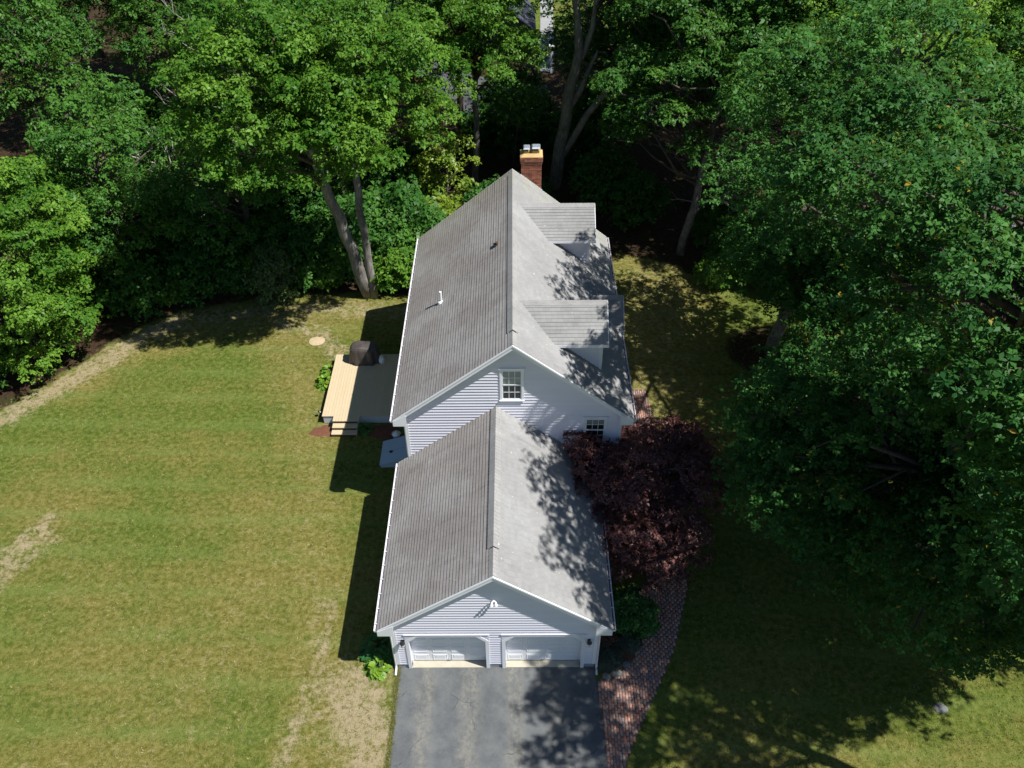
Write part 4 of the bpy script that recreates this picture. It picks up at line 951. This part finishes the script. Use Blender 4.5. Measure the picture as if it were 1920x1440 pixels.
fr_d = tree('forest_tree', 'leafy tree deep in the forest behind the house', (16, 38, 0), [([(0, 0, 0), (.1, .3, 6), (.2, 0, 15)], [.3, .22, .08])],
     [((0, 0, 11), (4.8, 4.4, 6.4), 85)], L_FOREST, B_DARK, 25, n=48, cr=1.35, ll=.22, lw=.12, low=-.8, group='trees deep in the forest')
# ---- garden plants
tree('purple_maple', 'dark purple-leaved maple between the garage and the brick walkway', (6.5, 6.4, 0), [([(0, 0, 0), (-.1, 0, .8), (-.3, .1, 2.0), (-.5, .2, 3.4)], [.15, .12, .09, .04]), ([(0, 0, .5), (.5, -.5, 1.6), (.9, -1.2, 2.8)], [.09, .07, .03])],
     [((-.5, -.2, 2.9), (2.7, 3.5, 2.0), 66), ((.0, -2.7, 1.8), (1.7, 1.5, 1.1), 16), ((1.2, 1.8, 2.4), (1.8, 1.8, 1.3), 18)], L_PURPLE, B_DARK, 31, ll=.125, lw=.06, per=7, n=62, cr=.74, flat=.32, low=-.35, lobes=7, sep=.95,
     extra=[(-3.2, .75, 4.55), (-2.8, .65, 4.45), (-2.4, .5, 4.25), (-1.9, .3, 4.1), (-2.9, .8, 4.1), (-3.35, .55, 4.2), (-1.5, .2, 4.2)])
def bush(name, label, c, r, h, mat, seed, k=18, n=40, ll=.12, lw=.07, cr=.35, cat='shrub', per=6, group=None, flat=.7):
    rng = np.random.default_rng(seed); b = np.array([c[0], c[1], 0.])
    o = empty(name, tuple(b), label, cat, group); m = MB()
    P = crown_points(rng, b+np.array([0, 0, h*.42]), (r-cr*.6, r-cr*.6, h*.5), k, cr, low=-.6, inner=.3)
    for q in range(5):
        a = q*1.257+seed; m.tube([b+np.array([.03*math.cos(a), .03*math.sin(a), 0]), b+np.array([r*.2*math.cos(a), r*.2*math.sin(a), h*.3]), b+np.array([r*.45*math.cos(a), r*.45*math.sin(a), h*.62])], [.03*h, .02*h, .008*h], 5)
    m.build('stems', B_DARK, o)
    V, ti = rosettes(rng, P, cr*rng.uniform(.8, 1.25, len(P)), n, per, ll, lw, flat)
    V[:, 2] = np.maximum(V[:, 2], .01)
    link('foliage', leaf_mesh('foliage', V-b, ti), mat, o); return o
def hosta(label, c, r, n, mat, seed, ll, group=None):
    rng = np.random.default_rng(seed); b = np.array([c[0], c[1], 0.]); o = empty('hosta_plant', tuple(b), label, 'plant', group)
    th = rng.uniform(0, 6.28, n); d = np.sqrt(rng.random(n))*r; V = []
    for a, q in zip(th, d):
        t = np.array([math.cos(a), math.sin(a), 0]); s_ = np.array([-t[1], t[0], 0]); z = r*.75*(1-(q/r)**2)+.05; l = ll*rng.uniform(.75, 1.2); w2 = l*.33
        p = b+t*q+np.array([0, 0, z]); u = t*.85+np.array([0, 0, .45-.9*q/r])+rng.normal(0, .2, 3); u /= np.linalg.norm(u); e = np.array([0, 0, l*.06])
        V += [p, p+u*l*.35+s_*w2+e, p+u*l*.75+s_*w2*.75-e*.5, p+u*l-e*2.2, p+u*l*.75-s_*w2*.75-e*.5, p+u*l*.35-s_*w2+e]
    Q = []
    for i in range(n): Q += [[6*i, 6*i+1, 6*i+2, 6*i+3], [6*i, 6*i+3, 6*i+4, 6*i+5]]
    link('leaves', fast_mesh('leaves', np.array(V)-b, np.array(Q), {'tint': ('FACE', np.repeat(rng.random(n), 2))}), mat, o)
    m = MB()
    for a in range(5): m.tube([b, b+np.array([.25*r*math.cos(a*1.25), .25*r*math.sin(a*1.25), r*.6])], [.012, .006], 4)
    m.build('stalks', L_SHRUB, o); return o
hosta('dark green hosta shaded by the left garage corner', (-4.35, .75), .62, 150, L_SHRUB, 41, .30)
hosta('small bright yellow-green hosta at the left garage corner', (-4.38, -.08), .36, 70, L_HOSTA, 42, .26)
hosta('bright hosta against the left side of the deck, farther from the camera', (-8.78, 16.6), .34, 70, L_HOSTA, 43, .25)
hosta('bright hosta against the left side of the deck, nearer the camera', (-8.86, 15.75), .42, 90, L_HOSTA, 44, .27)
hosta('small dark green plant right of the deck steps', (-6.42, 12.42), .3, 50, L_SHRUB, 45, .2)
bush('garden_shrub', 'round green shrub at the right front of the garage', (5.12, 1.95), 1.02, 1.25, L_SHRUB, 51, k=44, n=44, ll=.11, lw=.06, cr=.34)
bush('low_juniper', 'low grey-green juniper at the right garage corner', (4.15, .25), .55, .3, L_JUNIPER, 52, k=16, n=50, ll=.10, lw=.02, cr=.28, flat=.4)
bush('low_juniper', 'low grey-green juniper beside the brick walkway', (4.95, .95), .45, .32, L_JUNIPER, 53, k=12, n=50, ll=.10, lw=.02, cr=.26, flat=.4)
bush('brown_shrub', 'sparse brown twiggy shrub between juniper and garage wall', (4.3, 1.0), .4, .45, m_leaf('dry_shrub_leaf', (.10, .05, .03), (.17, .10, .06), trans=.2, patch=2), 54, k=9, n=26, ll=.08, lw=.04, cr=.24)
bush('garden_shrub', 'reddish shrub by the front corner of the house', (6.1, 11.6), .75, .8, L_PURPLE, 55, k=18, n=40, ll=.11, lw=.06, cr=.32)
for k, (x, y, r_) in enumerate(((4.05, -.42, .16), (4.42, -.32, .2), (4.8, .05, .17))):
    stone('edging_stone', x, y, r_, .16, ('grey edging stone nearest the driveway', 'grey edging stone in the middle of the three by the juniper', 'grey edging stone farthest from the driveway')[k], STONE, 70+k, 'edging stones by the walkway')
# ---- forest
ORD = ['first', 'second', 'third', 'fourth', 'fifth', 'sixth', 'seventh', 'eighth', 'ninth', 'tenth', 'eleventh', 'twelfth', 'thirteenth', 'fourteenth', 'fifteenth', 'sixteenth', 'seventeenth', 'eighteenth', 'nineteenth', 'twentieth']
ORD += ['twenty-'+o for o in ORD[:9]]+['thirtieth']+['thirty-'+o for o in ORD[:9]]+['fortieth']+['forty-'+o for o in ORD[:9]]
def px(x, y, z):
    d = Vector((x, y, z))-Vector(CAM); f = d.dot(F_); return 960+1606.43*d.dot(R2)/f
rr = random.Random(5)
FT = [(-34, 24), (-29, 33), (-31, 43), (-22, 44), (-14.5, 37), (-15.5, 48), (-10, 31.5), (-9.5, 43), (-38, 34), (-40, 47), (-27, 54), (-17, 60), (-36, 60),
      (8.5, 40), (13, 46), (16, 38), (18, 33), (22, 44), (28, 36), (27, 24), (31, 17), (33, 30), (15, 58), (25, 60), (30, 9), (20, 52), (36, 48), (12.5, 33), (-25, 49), (-6.5, 39), (-3.6, 43.5)]
FT = sorted([(x+rr.uniform(-.8, .8), y+rr.uniform(-.8, .8)) for x, y in FT], key=lambda p: px(p[0], p[1], 8))
for i, (x, y) in enumerate(FT):
    s = rr.uniform(.85, 1.15); lab = '%s from the left of the leafy forest trees behind the lawn and house' % ORD[i]
    if i < 2:
        o = (fr_c, fr_d)[i]; o.location = (x, y, 0); o['label'] = lab
    else: copy_tree((fr_c, fr_d)[i % 2], (x, y, 0), rr.uniform(0, 6.28), (s, s*rr.uniform(.85, 1.1)), lab, 'trees deep in the forest')
ub = [bush('forest_bush', 'forest bush', (-18, 24), 1.7, 3.0, L_FOREST, 81, k=34, n=42, ll=.2, lw=.11, cr=.62), bush('forest_bush', 'forest bush', (-11, 25), 1.5, 2.2, L_MAPLE, 82, k=28, n=40, ll=.2, lw=.11, cr=.58), bush('forest_bush', 'forest bush', (-4, 25), 1.3, 2.6, L_YOUNG, 83, k=20, n=24, ll=.22, lw=.12, cr=.6)]
UB = [(-20.3, 22.4, 0, 1.1), (-18.6, 23.6, 1, 1.0), (-17, 24.0, 0, 1.2), (-15.4, 24.4, 0, .9), (-13.6, 24.6, 1, 1.1), (-11.9, 25.2, 0, 1.2), (-10.3, 24.9, 1, 1.1), (-9.2, 26.4, 0, 1.4), (-23.6, 22.6, 1, 1.3), (-26.6, 16.6, 0, 1.2), (-28.5, 13.8, 1, 1.4), (-31, 10.5, 0, 1.3),
      (-6.0, 24.6, 1, 1.2), (-5.2, 26.0, 0, 1.3), (-4.6, 24.4, 1, .9), (-6.8, 27.5, 0, 1.5), (-3.9, 28.4, 2, 1.3), (-2.4, 26.6, 2, 1.0), (-5.6, 30, 1, 1.2), (-1.0, 30.5, 0, 1.0), (1.5, 32.5, 0, .9), (6.5, 33.5, 0, 1.2), (8.6, 31.2, 0, 1.1), (12.6, 24.6, 1, .9), (14.4, 25.4, 0, 1.2), (16.6, 24.0, 0, 1.2), (18.4, 21.8, 1, 1.1), (13.4, 28.6, 0, 1.0), (-14, 28.5, 0, 1.5), (-18.5, 28, 1, 1.5), (-11.5, 29.5, 0, 1.5), (-24, 29, 0, 1.6), (5.2, 38.5, 0, 1.2), (1.6, 41.6, 0, 1.3), (4.3, 42.4, 1, 1.2), (.6, 44.6, 0, 1.5), (-.9, 41.0, 0, 1.2), (7.2, 43.5, 0, 1.5), (-7.2, 33.5, 0, 1.5), (-25.5, 41, 0, 1.6), (-29, 39, 1, 1.6)]
UB = sorted(UB, key=lambda p: px(p[0], p[1], 1))
seen = set()
for i, (x, y, k, s) in enumerate(UB):
    lab = '%s from the left of the leafy bushes along the forest edge' % ORD[i]
    if k not in seen:
        seen.add(k); o = ub[k]; o.location = (x, y, 0); o.scale = (s, s, s); o['label'] = lab; o['group'] = 'bushes along the forest edge'
    else: copy_tree(ub[k], (x, y, 0), rr.uniform(0, 6.28), s, lab, 'bushes along the forest edge')
bush('yellowing_bush', 'yellowing bush in a dark gap of the left forest', (-20.9, 27.4), 1.3, 2.6, L_YELLOW, 84, k=20, n=30, ll=.17, lw=.09, cr=.55)
bush('pale_bush', 'pale green rounded bush left of the two-trunked maple', (-12.6, 22.9), 1.25, 3.6, m_leaf('pale_leaf', (.10, .17, .045), (.17, .25, .08), trans=.3, patch=1), 85, k=26, n=44, ll=.2, lw=.09, cr=.6)
# ---- dead trees with bare pale branches
def dead_tree(label, base, h, seed, lean=(0, 0)):
    r = random.Random(seed); o = empty('dead_tree', base, label, 'dead tree'); m = MB(); b = Vector(base)
    top = b+Vector((lean[0], lean[1], h)); MB().tube([b, b.lerp(top, .5)+Vector((.1, .1, 0)), top], [.12, .08, .02], 7).build('trunk', B_PALE, o)
    def br(p, d, l, rad, dep):
        pts = [p]; q = p
        for _ in range(3):
            d = (d+Vector((r.uniform(-.5, .5), r.uniform(-.5, .5), r.uniform(-.3, .4)))*.55).normalized(); q = q+d*l/3; pts.append(q)
        m.tube(pts, [rad, rad*.8, rad*.6, rad*.35], 5, False)
        if dep:
            for _ in range(3): br(pts[r.choice((1, 2, 3))], (d+Vector((r.uniform(-1, 1), r.uniform(-1, 1), r.uniform(-.5, .6)))).normalized(), l*.62, rad*.5, dep-1)
    for k in range(9): br(b.lerp(top, r.uniform(.35, .97)), Vector((r.uniform(-1, 1), r.uniform(-1, .4), r.uniform(-.1, .7))).normalized(), r.uniform(1.4, 2.6), .045, 2)
    m.build('branches', B_PALE, o); return o
dead_tree('bare pale dead tree in the upper left forest', (-17.5, 33.0, 0), 12.4, 1)
dead_tree('bare grey dead branches low in the left forest', (-18.8, 26.2, 0), 7.2, 6)
dead_tree('bare pale dead tree between the two trees right of the forked trunk', (13.6, 30.0, 0), 10.5, 3, (.4, -.6))
dead_tree('small bare dead tree beside the slender leaning trunk', (12.4, 28.6, 0), 6.2, 4, (.3, -.3))
# ---- what shows through the gap behind the house
PAVE = simple('neighbour_paving', (.10, .10, .108), .35, 1.2, .95, .15, .2, 30)
nd = [(-1.6, 45.2), (2.9, 46.0), (3.5, 52.5), (-2.4, 54.6), (-11, 74), (-17, 74), (-7, 54)]
tag(mesh('back_road', [(x, y, .012) for x, y in nd], [tuple(range(len(nd)))], PAVE), 'grey paved lane glimpsed through the trees behind', kind='structure')
tag(mesh('concrete_path', [(3.0, 55.4, .018), (4.2, 55.4, .018), (5.0, 82, .018), (3.7, 82, .018)], [(0, 1, 2, 3)], simple('pale_path', (.34, .34, .33), .2, 2)), 'pale concrete path beyond the white post', kind='structure')
po = empty('white_post', (3.95, 55.2, 0), 'white lamp post beyond the trees behind the house', 'post')
MB().box(3.86, 4.04, 55.11, 55.29, 0, 2.2).build('post', PVC, po); MB().box(3.72, 4.18, 54.97, 55.43, 2.2, 2.32).build('cap', PVC, po)
sh_ = empty('neighbour_shed', (.2, 61, 0), 'dark-roofed outbuilding seen through the gap behind the house', 'shed')
MB().prism_y([(-2.0, 0), (2.4, 0), (2.4, 2.3), (.2, 3.9), (-2.0, 2.3)], 59, 65).build('wall', simple('dark_shed_paint', (.07, .08, .10), .15), sh_)
for s in (-1, 1): MB().prism_y([(.2, 4.05), (.2+s*2.5, 2.25), (.2+s*2.5, 2.12), (.2, 3.92)][::s], 58.7, 65.3).build('roof', SHING_N, sh_)
box('door', -.4, .8, 58.94, 59.0, 0, 2.0, BLACKM, sh_)
rs = empty('red_shed', (-5.2, 63, 0), 'small red shed glimpsed through leaves at the top', 'shed')
MB().prism_y([(-6.3, 0), (-4.1, 0), (-4.1, 1.9), (-5.2, 2.7), (-6.3, 1.9)], 62, 64.2).build('wall', simple('red_paint', (.25, .06, .045), .2), rs)
for s in (-1, 1): MB().prism_y([(-5.2, 2.82), (-5.2+s*1.3, 1.88), (-5.2+s*1.3, 1.78), (-5.2, 2.72)][::s], 61.8, 64.4).build('roof', SHING_N, rs)
box('door', -5.6, -4.8, 61.95, 62.0, 0, 1.7, PVC, rs)
tag(mesh('street', [(25.5, -30, .012), (31, -30, .012), (33, 40, .012), (27.5, 40, .012)], [(0, 1, 2, 3)], simple('street_asphalt', (.17, .17, .175), .3, 1.5)), 'grey street glimpsed beyond the right-hand oaks', kind='structure')

# ---- grass tufts standing on the lawn
rng = np.random.default_rng(77); N0 = 60000; NE = 2600
X = rng.uniform(-27, 22, N0); Y = rng.uniform(-6.5, 27, N0)
ye_ = rng.uniform(-5, .1, NE); sd_ = rng.random(NE) < .6
X = np.concatenate([X, np.where(sd_, -3.60+np.abs(ye_)*-.005-np.abs(rng.normal(0, .05, NE))+.03, 0)]); Y = np.concatenate([Y, ye_])
edge = np.abs(X+3.62) < .12
ok = (poly_sd(X, Y, FOREST_L) < .3)
for P_ in ([(-3.75, -20), (3.9, -20), (3.7, .3), (5.1, 8), (5.1, 21), (-3.9, 21), (-3.9, 0)], WALK, [(-8.7, 11.8), (-3, 11.8), (-3, 17.6), (-8.7, 17.6)], [(-5.6, 9.8), (-3, 9.8), (-3, 11.8), (-5.6, 11.8)]): ok &= (poly_sd(X, Y, P_) < -.02) | (edge & (Y < 0))
X, Y = X[ok], Y[ok]; nb = 4; n_ = len(X)
bx_ = (X[:, None]+rng.normal(0, .035, (n_, nb))).ravel(); by_ = (Y[:, None]+rng.normal(0, .035, (n_, nb))).ravel()
h = rng.uniform(.025, .075, n_*nb); a = rng.uniform(0, 6.28, n_*nb); wd = rng.uniform(.006, .014, n_*nb); ln = rng.normal(0, .045, (n_*nb, 2))
Vt = np.stack([np.stack([bx_-np.cos(a)*wd, by_-np.sin(a)*wd, np.zeros_like(h)], 1), np.stack([bx_+np.cos(a)*wd, by_+np.sin(a)*wd, np.zeros_like(h)], 1), np.stack([bx_+ln[:, 0], by_+ln[:, 1], h], 1)], 1).reshape(-1, 3)
tt = np.repeat(np.clip(rng.normal(.5, .28, n_), 0, 1), nb)
gm = fast_mesh('grass', Vt, np.arange(len(Vt)).reshape(-1, 3), {'tint': ('FACE', tt)})
def m_grass():
    t = NT('grass_blade', .7, .2); a_ = t.n('Attribute', attribute_name='tint').outputs['Fac']
    cr = t.n('ValToRGB'); e = cr.color_ramp.elements; e[0].color = (.055, .09, .012, 1); e[1].color = (.40, .33, .16, 1)
    for p_, c in ((.35, (.11, .145, .025)), (.65, (.20, .185, .055))):
        x_ = cr.color_ramp.elements.new(p_); x_.color = (*c, 1)
    t.l(a_, cr.inputs[0]); t.base(cr.outputs[0]); return t.m
tag(link('grass', gm, m_grass()), 'short mown grass with straw-coloured blades', kind='stuff')
